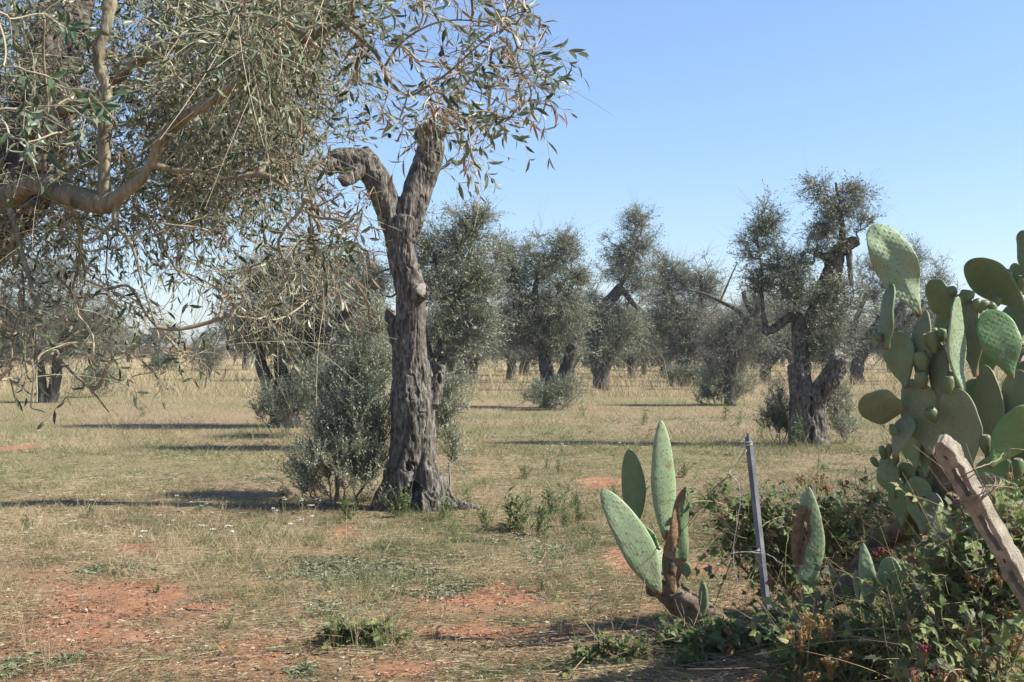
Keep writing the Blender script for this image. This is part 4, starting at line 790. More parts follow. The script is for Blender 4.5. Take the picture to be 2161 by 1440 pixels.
P_ = [  # bx, by, tx, ty, apparent w, yaw, d, ddt, shape, mat
 (1943, 668, 1849, 471, 82, 24, 4.95, .02, 'o', 'pad_pale'), (1868, 738, 1876, 598, 27, -62, 4.95, 0, 't', 'pad'), (1850, 735, 1848, 700, 20, -30, 4.97, 0, 'o', 'pad'),
 (1913, 820, 1886, 700, 64, -36, 5.0, .05, 'o', 'pad'), (1944, 822, 1942, 655, 36, -58, 4.98, 0, 't', 'pad_grey'), (1984, 866, 1978, 722, 36, -52, 4.93, 0, 't', 'pad_grey'),
 (1966, 960, 1934, 810, 90, -30, 4.98, .03, 'o', 'pad_grey'), (2052, 990, 2010, 818, 82, -26, 4.84, .02, 'o', 'pad_grey'), (2026, 830, 2010, 627, 30, 66, 4.86, 0, 't', 'pad_pale'),
 (2020, 655, 1956, 606, 74, -32, 5.12, .12, 'r', 'pad'), (2058, 796, 2038, 632, 48, -40, 5.0, 0, 'o', 'pad_grey'), (2138, 800, 2090, 652, 78, 22, 4.82, .04, 'o', 'pad_green'),
 (2172, 655, 2042, 552, 86, -28, 4.98, .1, 'o', 'pad'), (2166, 585, 2162, 486, 34, -45, 4.95, 0, 'o', 'pad'), (2162, 622, 2138, 556, 34, -38, 5.02, 0, 'o', 'pad'),
 (2160, 730, 2116, 660, 50, -30, 5.1, .1, 'o', 'pad'), (2098, 955, 2080, 770, 54, -42, 5.02, 0, 'o', 'pad_grey'), (2134, 920, 2146, 780, 56, -36, 4.98, 0, 'o', 'pad_grey'),
 (1908, 862, 1811, 857, 84, -24, 5.0, .03, 'r', 'pad_grey'), (1886, 965, 1915, 876, 36, -46, 4.98, 0, 'o', 'pad_grey'), (1938, 990, 1908, 900, 42, -40, 5.12, .06, 'o', 'pad'), (1960, 1010, 1944, 908, 34, -45, 5.14, 0, 'o', 'pad'),
 (2085, 985, 2185, 858, 84, 20, 4.76, -.02, 'o', 'pad_green'), (2106, 1092, 2096, 962, 98, -22, 4.9, .04, 'r', 'pad_green'), (2075, 1130, 2050, 1010, 60, -40, 5.05, 0, 'o', 'pad'),
 (1888, 1052, 1862, 962, 46, -38, 5.3, .05, 'o', 'pad'), (1930, 1040, 1905, 975, 46, -40, 5.3, 0, 'o', 'pad'), (1955, 1060, 1950, 980, 42, -40, 5.25, 0, 'o', 'pad'), (1990, 1210, 1982, 1060, 30, 40, 4.95, 0, 't', 'pad_pale'),
 (1838, 1285, 1822, 1146, 36, 14, 4.72, 0, 'l', 'pad_pale'), (1812, 1265, 1806, 1203, 15, 10, 4.74, 0, 't', 'pad'), (1882, 1255, 1876, 1176, 50, -20, 4.76, 0, 'r', 'pad'),
 (2040, 760, 2062, 690, 44, -50, 5.12, 0, 'o', 'pad'), (2000, 880, 1990, 780, 56, -40, 5.16, 0, 'o', 'pad'), (2070, 900, 2052, 800, 60, -36, 5.16, 0, 'o', 'pad'), (1985, 1000, 2000, 900, 70, -40, 5.12, 0, 'o', 'pad'), (2160, 860, 2170, 760, 60, -40, 5.1, 0, 'o', 'pad'), (2120, 740, 2150, 640, 60, -40, 5.14, 0, 'o', 'pad'),
 (2016, 965, 2024, 845, 84, -34, 5.2, 0, 'o', 'pad'), (2120, 985, 2110, 850, 80, -34, 5.2, 0, 'o', 'pad'), (1930, 905, 1922, 800, 50, -42, 5.15, 0, 'o', 'pad_grey'), (2085, 800, 2072, 700, 60, -40, 5.2, 0, 'o', 'pad'), (1958, 790, 1960, 690, 40, -40, 5.16, 0, 'o', 'pad'), (2010, 740, 1996, 650, 50, -38, 5.2, 0, 'o', 'pad'), (2150, 1080, 2150, 930, 70, -34, 5.12, 0, 'o', 'pad'),
 (1950, 1125, 1938, 1005, 60, -36, 5.12, 0, 'o', 'pad'), (2014, 1115, 2002, 985, 72, -34, 5.08, 0, 'o', 'pad_grey'), (2036, 1170, 2046, 1040, 62, -40, 5.1, 0, 'o', 'pad'), (1908, 1110, 1892, 1010, 46, -40, 5.3, 0, 'o', 'pad'), (2095, 1190, 2084, 1070, 74, -36, 5.05, 0, 'o', 'pad'), (1975, 1150, 1962, 1040, 54, -40, 5.0, 0, 'o', 'pad_grey'),
]
pads = {}
for k, (bx, by, tx, ty, w, yaw, d, ddt, sh, mt) in enumerate(P_):
    pads[k] = pad(big, bo, bx, by, tx, ty, w, yaw, d, ddt, sh, mt, seed=k, bumps=.0034 if k == 0 else .0017, wav=1.0 if k in (0,) else .25, bend=(.9, -.25) if k == 0 else None)
# the plant goes on beyond the edge of the picture and shades the brambles
orr = np.random.default_rng(71)
for y_ in np.arange(5.0, 6.95, .32):
    x0_ = max(2.85, .4145 * y_ + .26); xx = []
    for z_ in (.75, 1.1, 1.45, 1.8):
        x1, y1 = x0_ + orr.uniform(0, .3), y_ + orr.uniform(-.1, .1); x2 = max(x1 + orr.uniform(-.1, .1), x0_); q = lambda x, z: (CX + x / y1 * F, HY + (H - z) / y1 * F)
        pad(big, bo, *q(x1, z_ - .1), *q(x2, z_ + .36 + orr.uniform(-.05, .08)), orr.uniform(.22, .3) / y1 * F * .6, orr.uniform(48, 62), y1, 0, 'o', 'pad', int(orr.integers(200, 900)))
for k, (pk_, bx, by, tx, ty, d, w) in enumerate([(5, 1974, 745, 1966, 700, 4.9, 25), (5, 1962, 735, 1953, 705, 4.92, 20), (5, 1984, 722, 1990, 694, 4.94, 20), (5, 1972, 715, 1970, 692, 4.96, 18), (4, 1950, 785, 1942, 742, 4.93, 30), (6, 1948, 818, 1942, 784, 4.93, 28), (6, 1975, 890, 1960, 862, 4.86, 28),
        (7, 2001, 832, 2003, 794, 4.83, 23), (9, 2012, 628, 2006, 606, 5.05, 22), (10, 2034, 640, 2038, 612, 4.98, 22), (10, 2042, 635, 2050, 614, 4.97, 19), (10, 2030, 645, 2024, 622, 4.98, 18), (12, 2070, 660, 2060, 632, 4.95, 20), (12, 2076, 655, 2078, 634, 4.94, 20),
        (14, 2128, 588, 2122, 570, 5.0, 18), (14, 2154, 612, 2155, 582, 4.97, 22), (7, 2080, 958, 2080, 918, 4.8, 24), (23, 2148, 1010, 2148, 968, 4.82, 26), (25, 1872, 968, 1878, 938, 5.28, 15), (25, 1866, 970, 1860, 942, 5.28, 15), (25, 1888, 985, 1892, 958, 5.28, 15), (25, 1852, 985, 1840, 966, 5.28, 14),
        (18, 1880, 895, 1890, 918, 4.97, 18), (3, 1862, 720, 1850, 708, 4.96, 14), (13, 2098, 650, 2108, 626, 5.0, 18), (12, 2100, 660, 2090, 640, 4.93, 18), (5, 2000, 706, 2004, 682, 4.97, 18)]):
    fruit(pads[pk_], bo, bx, by, tx, ty, d, w, k)
# --- the smaller plant in front, left of the metal stake
fo = W(1480, 1310, 6.35); fo[2] = float(ground_z(fo[0], fo[1]))
fr_ = thing('prickly_pear', 'small prickly pear of four tall upright pads on a crooked brown stem', 'cactus', None, fo)
log_part(fr_, fo, [(1540, 1385, 6.3, 48), (1508, 1330, 6.35, 46), (1465, 1295, 6.4, 40), (1425, 1264, 6.4, 30), (1395, 1246, 6.4, 20), (1365, 1240, 6.4, 12)], seed=5)
log_part(fr_, fo, [(1440, 1285, 6.4, 24), (1422, 1240, 6.38, 18), (1412, 1195, 6.38, 16), (1415, 1150, 6.38, 12)], seed=6)
pad(fr_, fo, 1398, 1258, 1284, 1038, 66, 20, 6.3, -.1, 't', 'pad_pale', 51, .02, bend=(.8, -.4), bumps=.003)
pad(fr_, fo, 1341, 1120, 1334, 946, 49, -24, 6.5, .0, 't', 'pad', 52, .016)
pad(fr_, fo, 1406, 1140, 1394, 887, 50, 22, 6.42, .02, 'e', 'pad_pale', 53, .02)
pad(fr_, fo, 1418, 1250, 1440, 1024, 46, 26, 6.36, 0, 'e', 'pad', 54, .022, scar=lambda u, t: np.where(t < .30, -1, u + .30 + .25 * np.sin(t * 9) - .35 * (t > .9)) * 1.0, wav=1.2, bumps=.003)
pad(fr_, fo, 1395, 1160, 1336, 1112, 40, -5, 6.5, .05, 'o', 'pad_green', 55, .012)
pad(fr_, fo, 1405, 1215, 1362, 1145, 44, 40, 6.48, .05, 'o', 'pad', 56, .012)
pad(fr_, fo, 1484, 1300, 1485, 1224, 20, -20, 6.2, 0, 'e', 'pad', 57, .016, scar=lambda u, t: .93 - t)
pad(fr_, fo, 1452, 1222, 1444, 1186, 26, -20, 6.35, 0, 'o', 'pad', 58, .012)
# --- the torn pad standing on its own
to = W(1716, 1330, 5.6); to[2] = float(ground_z(to[0], to[1]))
torn = thing('prickly_pear', 'single prickly pear pad torn open down its middle, right of the metal stake', 'cactus', None, to)
pad(torn, to, 1722, 1420, 1706, 1232, 40, -10, 5.6, 0, 'e', 'pad_grey', 60, .014)
def tearf(u, t):
    c = np.interp(t, [.2, .4, .55, .66, .78], [-.5, -.42, -.1, -.22, -.02]); w_ = np.interp(t, [.26, .36, .48, .6, .7, .78], [.0, .09, .14, .16, .08, .0]); return np.where((t > .24) & (t < .78), np.abs(u - c) / 1.0 - w_, .4)
def scarf(u, t): return np.where((t > .16) & (t < .82), u - np.interp(t, [.16, .3, .42, .55, .66, .76, .82], [-.8, -.4, -.12, .12, -.02, .2, -.3]), 1.0)
pad(torn, to, 1704, 1243, 1706, 1027, 68, 10, 5.6, 0, 'l', 'pad_pale', 61, .016, tear=tearf, scar=scarf, bend=(.5, .1))
# ------------------------------------------------------------------ posts and wire
m, nt, N, L = new_mat('weathered_concrete'); v = coord(N, L); n1 = ntex(N, L, v, 16, 6, .7); n2 = ntex(N, L, v, 120, 4, .7)
c = ramp(N, L, n1, [(.3, (.19, .165, .125)), (.55, (.34, .30, .23)), (.75, (.50, .45, .355))]); c = mix(N, L, ramp(N, L, n2, [(.3, (.5, .5, .5)), (.5, (0, 0, 0))]), c, (.22, .17, .11))
ad = N.new('ShaderNodeMath'); ad.operation = 'ADD'; L.new(n1, ad.inputs[0]); L.new(n2, ad.inputs[1]); principled(N, L, c, .95, .15, bump(N, L, ad.outputs[0], .9, .008)); M['concrete'] = m
def slotted_post(bx, by, bd, tx, ty, td, w, dep, slots, label):
    B, T = W(bx, by, bd), W(tx, ty, td); a = T - B; Ln = np.linalg.norm(a); a /= Ln; v = norm(-(B + T)); n = norm(v - (v @ a) * a)
    ang = math.radians(-24); s = np.cross(a, n); n, s = math.cos(ang) * n + math.sin(ang) * s, None; x = np.cross(a, n)
    xs = np.array([-.5, -.47, -.17, -.08, .08, .17, .47, .5]) * w; zs = sorted({0.0, Ln} | {q for sl in slots for q in sl[:2]} | set(np.arange(.02, Ln, .0175).round(3)) | {Ln - .012, Ln - .03, Ln - .055}); ys = np.array([-.5, -.44, .44, .5]) * dep
    fill = np.zeros((len(xs) - 1, len(zs) - 1), bool)
    for j in range(len(zs) - 1):
        zc = (zs[j] + zs[j + 1]) / 2; fill[:, j] = True
        for a_, b_, wide in slots:
            if a_ < zc < b_: fill[(slice(2, 5) if wide else 3), j] = False
    mb = MB(); vid = {}; V = []
    def vert(i, j, k):
        if (i, j, k) not in vid:
            X, Z, Y = xs[i], zs[j], ys[k]; e = max(0.0, (Z - (Ln - .055)) / .055)
            if e > 0: X = X * math.sqrt(max(0.02, 1 - .85 * e * e))
            if abs(k - 1.5) > 1 and (i in (0, 7)): X *= .96
            vid[(i, j, k)] = len(V); V.append(B + X * x + Y * n + Z * a)
        return vid[(i, j, k)]
    Fq = []; nk = len(ys) - 1
    for i in range(len(xs) - 1):
        for j in range(len(zs) - 1):
            if not fill[i, j]: continue
            Fq.append([vert(i, j, nk), vert(i + 1, j, nk), vert(i + 1, j + 1, nk), vert(i, j + 1, nk)]); Fq.append([vert(i, j, 0), vert(i, j + 1, 0), vert(i + 1, j + 1, 0), vert(i + 1, j, 0)])
            for (di, dj, e0, e1) in ((-1, 0, (i, j), (i, j + 1)), (1, 0, (i + 1, j + 1), (i + 1, j)), (0, -1, (i + 1, j), (i, j)), (0, 1, (i, j + 1), (i + 1, j + 1))):
                p_, q_ = i + di, j + dj
                if 0 <= p_ < fill.shape[0] and 0 <= q_ < fill.shape[1] and fill[p_, q_]: continue
                for k in range(nk): Fq.append([vert(*e0, k), vert(*e0, k + 1), vert(*e1, k + 1), vert(*e1, k)])
    V = np.array(V); V = V + .005 * np.stack([fbm(V * 26 + o, 4, .6) for o in (0, 7, 13)], 1)
    t = thing('concrete_post', label, 'post', None, B); mb.add(V - B, [np.array(Fq)]); mb.obj('post', M['concrete'], t, smooth=False)
    hb = MB()
    return t, B, a, n, x, Ln
cp, cB, ca, cn, cx_, cL = slotted_post(2262, 1415, 4.08, 1986, 926, 4.0, 0.062, .054, [(.07, .2, 1), (.28, .41, 1), (.44, .456, 0), (.49, .625, 1), (.70, .80, 1), (.832, .848, 0)], 'leaning pale concrete fence post with long slots beside the big prickly pear')
M['steel'] = plain('galvanised_steel', (0.10, 0.10, 0.108), (0.26, 0.268, 0.285), 9, .6, .4, .5, .004, .3)
M['wire'] = plain('rusty_wire', (0.16, 0.10, 0.07), (0.32, 0.23, 0.17), 60, .7, .3, .2, .001, .2)
M['wire_pale'] = plain('grey_wire', (0.28, 0.27, 0.25), (0.46, 0.44, 0.4), 60, .5, .5, .2, .001, .3)
B, T = W(1636, 1452, 5.55), W(1578, 913, 5.62); a = T - B; Ln = np.linalg.norm(a); a /= Ln
sx = norm(np.cross(a, [0, -1, 0.0])); sx = -sx if sx[0] < 0 else sx; f1 = norm(sx + np.array([0, -.55, 0])); f2 = norm(np.cross(a, f1)); f2 = f2 if f2[1] > 0 else -f2
st = thing('metal_stake', 'grey angle iron fence stake with a cut pointed top among the brambles', 'stake', None, B)
def strip(mb, o, u, w, v, tk, z0, z1a, z1b):
    c = [(0, 0), (w, 0), (w, tk), (0, tk)]; V = [o + p * u + q * v + a * z0 for p, q in c] + [o + p * u + q * v + a * (z1a if p == 0 else z1b) for p, q in c]
    mb.add(np.array(V) - B, [np.array([(0, 1, 5, 4), (1, 2, 6, 5), (2, 3, 7, 6), (3, 0, 4, 7), (3, 2, 1, 0), (4, 5, 6, 7)])])
mb = MB(); strip(mb, B, f1 * -1, .017, f2, .004, 0, Ln, Ln - .03); strip(mb, B + f1 * .0005, f1 * .55 + f2 * .835, .021, f1 * .835 - f2 * .55, .004, 0, Ln - .002, Ln - .045)
mb.obj('angle_bar', M['steel'], st, smooth=False)
def wire(name, label, pts, r, mat, parent=None, n=60, coil=0):
    p = smooth_path(np.array([W(*q) for q in pts]), n); rng = np.random.default_rng(len(pts)); p[1:-1] += rng.normal(0, .0012, (n - 2, 3)); mb = MB(); tubes(mb, p[None], np.full((1, n), r), 6, .5, cap=True)
    o = mb.obj(name, M[mat], parent)
    return tag(o, label, 'wire') if label else o
def wrap(parent, org, px, py, d, r, ax, turns, mat, name='wire_tie'):
    c = W(px, py, d); u = norm(np.cross(ax, [.3, 1, .2])); v = np.cross(ax, u); th = np.linspace(0, 2 * np.pi * turns, 26 * turns); rr = r * (1 + .12 * np.sin(th * 2.3))
    p = c + np.cos(th)[:, None] * u * rr[:, None] + np.sin(th)[:, None] * v * rr[:, None] + ax * (.006 * np.sin(th * .7) + .002 * th)[:, None] - org; mb = MB(); tubes(mb, p[None], np.full((1, len(p)), .0016), 5, .5, cap=True); return mb.obj(name, M[mat], parent)
wrap(st, B, 1577, 945, 5.61, .024, a, 3, 'wire_pale'); wrap(st, B, 1592, 1168, 5.59, .024, a, 2, 'wire_pale')
wrap(cp, cB, 2070, 1040, 4.03, .07, ca, 3, 'wire'); wrap(cp, cB, 2064, 1046, 4.03, .074, ca, 2, 'wire')
wire('fence_wire', 'slack grey wire hanging from the top of the metal stake', [(1576, 950, 5.6), (1545, 990, 5.6), (1540, 1000, 5.58), (1558, 1020, 5.58), (1562, 1060, 5.57), (1556, 1100, 5.56), (1548, 1150, 5.56), (1549, 1190, 5.55), (1560, 1240, 5.54), (1575, 1270, 5.52)], .0017, 'wire_pale')
wire('fence_wire', 'straight thorny wire running down left from the metal stake toward the small prickly pear', [(1575, 948, 5.6), (1540, 998, 5.7), (1515, 1030, 5.8), (1480, 1070, 6.0), (1440, 1120, 6.3)], .0015, 'wire')
wire('fence_wire', 'horizontal knotted wire crossing the metal stake near its middle', [(1536, 1170, 5.56), (1560, 1166, 5.56), (1592, 1166, 5.56), (1625, 1172, 5.55), (1650, 1190, 5.5), (1700, 1196, 5.45)], .0019, 'wire_pale')
wire('fence_wire', 'rusty wire looping from the concrete post past the green pad', [(1990, 1025, 4.1), (2040, 1000, 3.95), (2070, 985, 3.95), (2108, 970, 4.2), (2116, 958, 4.4), (2135, 948, 4.4), (2175, 952, 4.4)], .0021, 'wire')
wire('fence_wire', 'second rusty wire from the concrete post tie to the right edge', [(2066, 1030, 3.95), (2090, 1024, 3.97), (2130, 1028, 4.4), (2180, 1022, 4.4)], .0019, 'wire')
# ------------------------------------------------------------------ brambles
M['bramble'] = foliage_mat('bramble_leaf', [(0, (0.045, 0.075, 0.022)), (0.5, (0.155, 0.215, 0.058)), (0.8, (0.31, 0.36, 0.125)), (0.9, (0.33, 0.29, 0.11)), (1, (0.24, 0.135, 0.07))],
                           [(0, (0.15, 0.18, 0.11)), (0.85, (0.23, 0.26, 0.17)), (1, (0.24, 0.17, 0.1))], .5, .5, .35)
M['cane'] = var_mat('bramble_cane', [(0, (.12, .07, .045)), (.5, (.22, .16, .09)), (1, (.30, .26, .14))])
M['berry'] = var_mat('berries', [(0, (.02, .012, .02)), (.2, (.05, .012, .02)), (.35, (.17, .025, .03)), (.55, (.26, .06, .05)), (.62, (.17, .085, .04)), (.8, (.33, .20, .065)), (1, (.46, .33, .13))], .5, .4)
def blades(mb, p, d, n, l, w, attr_, rows, fold=.3, curl=.2, mat=0, jag=0, rng=None):
    d = norm(d); n = norm(n - (n * d).sum(-1, keepdims=True) * d); s = np.cross(d, n); Nn = len(p); l = np.broadcast_to(l, (Nn,))[:, None]; w = np.broadcast_to(w, (Nn,))[:, None] * .5; out = [p]
    for t, ww in rows:
        m_ = p + d * l * t - n * l * curl * t * t; j1 = 1 + (jag * rng.normal(0, 1, (Nn, 1)) if jag else 0); j2 = 1 + (jag * rng.normal(0, 1, (Nn, 1)) if jag else 0)
        out += [m_ - s * w * ww * j1 + n * w * fold * ww, m_, m_ + s * w * ww * j2 + n * w * fold * ww]
    out.append(p + d * l - n * l * curl); k = len(rows); X = np.stack(out, 1); nv = 3 * k + 2; b = np.arange(Nn)[:, None] * nv; tri = [b + [0, 2, 1], b + [0, 3, 2], b + [3 * k - 2, 3 * k - 1, nv - 1], b + [3 * k - 1, 3 * k, nv - 1]]; quad = []
    for i in range(k - 1): o = 1 + 3 * i; quad += [b + [o, o + 1, o + 4, o + 3], b + [o + 1, o + 2, o + 5, o + 4]]
    mb.add(X.reshape(-1, 3), [np.concatenate(tri)] + ([np.concatenate(quad)] if quad else []), np.repeat(attr_, nv), mat)
OV = ((.08, .5), (.2, .95), (.27, .76), (.4, 1.05), (.48, .74), (.6, .8), (.67, .5), (.78, .5), (.85, .22)); OV2 = ((.2, .85), (.45, 1), (.72, .65))
def trifol(mb, rng, p, d, sz, vr, fine=True):
    nrm = norm(np.array([.75, -.35, .8]) + rng.normal(0, .45, p.shape)); d = norm(d); nrm = norm(nrm - (nrm * d).sum(-1, keepdims=True) * d); s = np.cross(d, nrm); v0 = np.clip(rng.uniform(vr[0], vr[1], len(p)) + (rng.random(len(p)) < .06) * .4, 0, 1); sz = sz * rng.uniform(.55, 1.15, len(p))
    for an, f in ((0, 1), (1.15, .82), (-1.15, .82)):
        k = rng.random(len(p)) < .93; dd = norm(d * math.cos(an) + s * math.sin(an) + rng.normal(0, .12, p.shape))[k]; pp = (p + d * (sz * (.16 if an == 0 else .0))[:, None])[k]
        blades(mb, pp, dd, (nrm + rng.normal(0, .25, p.shape))[k], (sz * f)[k], (sz * f * .74)[k], np.clip(v0 + rng.normal(0, .04, len(p)), 0, 1)[k], OV if fine else OV2, .35, .22, 0, .1, rng)
def bramble(label, cl, n, seed, d, per=3, lv=5, sz=.055, canes=6, vr=(0, .8), Ls=(.1, .26), berries=(), stems=9, dry=2, group=None, cane_dir=(-.2, -.2, .5)):
    rng = np.random.default_rng(seed); cx = np.mean([c[0] for c in cl]); x = (cx - CX) / F * d; base = np.array([x, d, float(ground_z(x, d))]); t = thing('bramble_bush', label, 'bramble', group, base)
    tg = ellipsoid_pts(rng, n, d, cl, 1.2); gz = ground_z(tg[:, 0], tg[:, 1]); tg[:, 2] = np.maximum(tg[:, 2], gz + rng.uniform(.01, .08, len(tg)))
    st = np.array([[q[0], q[1], float(ground_z(q[0], q[1]))] for q in tg[rng.choice(len(tg), stems)]]); g = grow(st, np.tile([0, 0, 1.0], (stems, 1)), tg, rng, 7, .4, .35, .2)
    mb = MB(); tubes(mb, g.P, np.clip(.0016 * g.flow ** .4, .0014, .007), 5, rng.uniform(0, 1, len(g.P))); Q = shoots(rng, g, per, .2, .5, .9, (0, -.1, .35), Ls, (0, 0, -.25), 5); tubes(mb, Q, np.full(Q.shape[:2], .0013), 4, rng.uniform(.3, 1, len(Q)))
    Qd = shoots(rng, g, dry, .1, .3, .9, (0, 0, .15), (.12, .38), (0, 0, -.2), 6, .4); tubes(mb, Qd, np.linspace(.0015, .0006, 6)[None].repeat(len(Qd), 0), 4, rng.uniform(.5, 1.25, len(Qd)))
    lf = MB()
    def dress(Q, lv, sz):
        S, K, _ = Q.shape; tt = np.linspace(.12, 1, lv) * (K - 1); i = np.minimum(tt.astype(int), K - 2); f = (tt - i)[None, :, None]; p = (Q[:, i] * (1 - f) + Q[:, i + 1] * f).reshape(-1, 3); tg_ = np.repeat(norm(Q[:, -1] - Q[:, 0]), lv, 0)
        d_ = norm(.35 * tg_ + rand_dirs(rng, len(p)) * np.array([1, 1, .6]) + np.array([0, -.15, .05])); pe = sz * rng.uniform(.3, .8, len(p))[:, None]; p2 = p + d_ * pe; k = rng.random(len(p)) < .88
        P3 = np.stack([p, (p + p2) / 2 - [0, 0, .003], p2], 1)[k]; tubes(mb, P3, np.full(P3.shape[:2], .0008), 3, .9); trifol(lf, rng, p2[k], d_[k], sz, vr)
    dress(Q, lv, sz)
    if canes:
        j = rng.choice(len(tg), canes); u = np.linspace(0, 1, 14)[None, :, None]; D_ = norm(rng.normal(0, .7, (canes, 3)) + np.array(cane_dir)); Lc = rng.uniform(.3, .6, canes)[:, None, None]; Qc = tg[j][:, None] + D_[:, None] * Lc * u + np.array([0, 0, -.28]) * Lc * u * u
        tubes(mb, Qc, np.linspace(.0036, .0014, 14)[None].repeat(canes, 0), 6, rng.uniform(.4, 1, canes)); dress(Qc, 7, sz * .95)
    mb.obj('canes', M['cane'], t, origin=base).location = (0, 0, 0); lf.obj('foliage', M['bramble'], t, smooth=False, origin=base).location = (0, 0, 0)
    iv, ifc = ico(2)
    for k, (px, py, dd, rp, tone) in enumerate(berries):
        bm_ = MB(); o = W(px, py, dd); rad = rp * dd / F; lo, hi = {'red': (.2, .58), 'tan': (.66, 1), 'brown': (.55, .8), 'mix': (.1, .75)}[tone]; nb = int(rng.integers(12, 20))
        q = o + rand_dirs(rng, nb) * rad * rng.random((nb, 1)) ** .5 * np.array([1, 1, .8]); root = o + np.array([rad * .3, rad * .4, -rad * 1.8])
        tubes(bm_, np.stack([np.tile(root, (nb, 1)), (q + root) / 2 + rng.normal(0, rad * .12, (nb, 3)), q], 1), np.full((nb, 3), .0009), 4, .72)
        for c in q:
            r = rng.uniform(.0038, .0066); v = rng.uniform(lo, hi); oc, of = ico(1); nd = 14; dv = norm(rng.normal(0, 1, (nd, 3))); V = (c + dv * r * .75)[:, None] + oc[None] * r * .42
            bm_.add(V.reshape(-1, 3), [(np.arange(nd)[:, None, None] * 12 + of).reshape(-1, 3)], v)
            if tone in ('tan', 'brown'): leaves(bm_, np.repeat(c[None], 5, 0), rand_dirs(rng, 5), rand_dirs(rng, 5), .011, .005, np.full(5, rng.uniform(.7, 1)))
        bm_.obj('berry_cluster', M['berry'], t, origin=base).location = (0, 0, 0)
    return t
GB = 'brambles around the fence posts'
bramble('sunlit bramble with red berries below the leaning concrete post', [(2080, 1340, 90, 70), (1960, 1400, 90, 60), (2150, 1250, 50, 60), (1900, 1330, 60, 50, .3), (2050, 1430, 130, 50, -.3)], 104, 201, 4.35, 2, 4, .05, 9, (.1, .85), berries=[(1950, 1370, 3.95, 20, 'red'), (1990, 1412, 3.9, 22, 'red'), (1930, 1420, 3.9, 18, 'red'), (2045, 1330, 4.1, 16, 'brown'), (2110, 1215, 4.2, 18, 'brown'), (2130, 1290, 4.2, 20, 'brown'), (2060, 1230, 4.3, 12, 'brown'), (2140, 1130, 4.4, 18, 'brown'), (2020, 1420, 3.9, 16, 'red'), (2140, 1360, 4.0, 18, 'brown')], group=GB)
bramble('bramble with tan dried flower heads right of the metal stake', [(1720, 1400, 90, 55), (1800, 1360, 70, 50), (1850, 1420, 80, 50), (1680, 1350, 40, 40, .3)], 70, 202, 4.75, 2, 4, .048, 6, (.05, .8), berries=[(1700, 1305, 4.45, 26, 'tan'), (1685, 1335, 4.42, 28, 'tan'), (1740, 1318, 4.45, 24, 'tan'), (1665, 1325, 4.65, 14, 'brown'), (1750, 1395, 4.3, 24, 'tan'), (1710, 1425, 4.3, 20, 'brown'), (1780, 1382, 4.3, 16, 'tan'), (1835, 1320, 4.7, 14, 'brown')], group=GB)
bramble('bramble at the foot of the metal stake and below the small prickly pear', [(1560, 1375, 80, 40), (1500, 1405, 80, 30), (1660, 1360, 34, 30), (1650, 1410, 50, 30), (1560, 1345, 36, 14)], 64, 203, 5.5, 2, 4, .046, 5, (.05, .8), (.06, .17), berries=[(1540, 1330, 5.3, 10, 'brown'), (1576, 1420, 5.2, 14, 'brown'), (1530, 1380, 5.3, 12, 'red'), (1626, 1225, 5.4, 14, 'brown')], group=GB)
bramble('low bramble spreading over the shaded soil left of the small prickly pear', [(1330, 1440, 90, 12), (1430, 1430, 70, 16), (1250, 1440, 50, 8)], 34, 204, 5.75, 2, 4, .04, 3, (.0, .7), (.05, .12), group=GB)
bramble('dark bramble behind the metal stake and the torn pad', [(1660, 1110, 70, 50), (1740, 1090, 70, 44), (1600, 1150, 46, 40), (1560, 1080, 40, 40), (1500, 1060, 26, 22), (1800, 1100, 60, 50), (1690, 1190, 80, 40), (1850, 1160, 60, 50), (1780, 1200, 60, 40), (1620, 1220, 60, 40), (1560, 1140, 40, 36), (1720, 1140, 70, 40)], 215, 205, 6.7, 2, 4, .046, 18, (.0, .7), berries=[(1730, 1010, 6.5, 16, 'brown'), (1780, 1020, 6.5, 15, 'brown'), (1745, 1030, 6.4, 10, 'brown'), (1690, 1010, 6.6, 10, 'brown')], group=GB, cane_dir=(-.4, 0, .7), dry=8)
bramble('shaded bramble under the big prickly pear between its fallen stems', [(1870, 1070, 60, 36), (1930, 1070, 50, 36), (1920, 1240, 60, 40, -.5), (1990, 1170, 40, 50, -.5), (1850, 1270, 60, 20, -.4), (1960, 1110, 60, 40)], 80, 206, 5.8, 2, 3, .046, 6, (.0, .75), berries=[(1940, 1055, 5.0, 14, 'red'), (1925, 1045, 5.0, 12, 'mix'), (1862, 1160, 4.9, 10, 'red'), (1850, 1170, 4.9, 9, 'red'), (1878, 1165, 4.9, 6, 'red'), (1836, 1045, 5.4, 9, 'tan')], group=GB)
bramble('pale leafed bramble climbing over the right side of the concrete post', [(2140, 1120, 40, 50), (2120, 1190, 40, 50), (2010, 1220, 50, 50), (2060, 1270, 50, 40)], 50, 207, 4.45, 3, 4, .05, 4, (.3, .9), berries=[(2130, 1005, 4.6, 10, 'brown'), (2045, 1215, 4.3, 12, 'brown')], group=GB)
def creeper(label, cl, n, seed, d, sz, group=None):
    return bramble(label, cl, n, seed, d, 2, 4, sz, 0, (.15, .8), (.05, .12), stems=5, group=group)
creeper('low leafy creeper on the bare red soil in the foreground', [(715, 1365, 32, 22), (745, 1350, 26, 16), (800, 1350, 44, 16)], 34, 208, 6.5, .04)
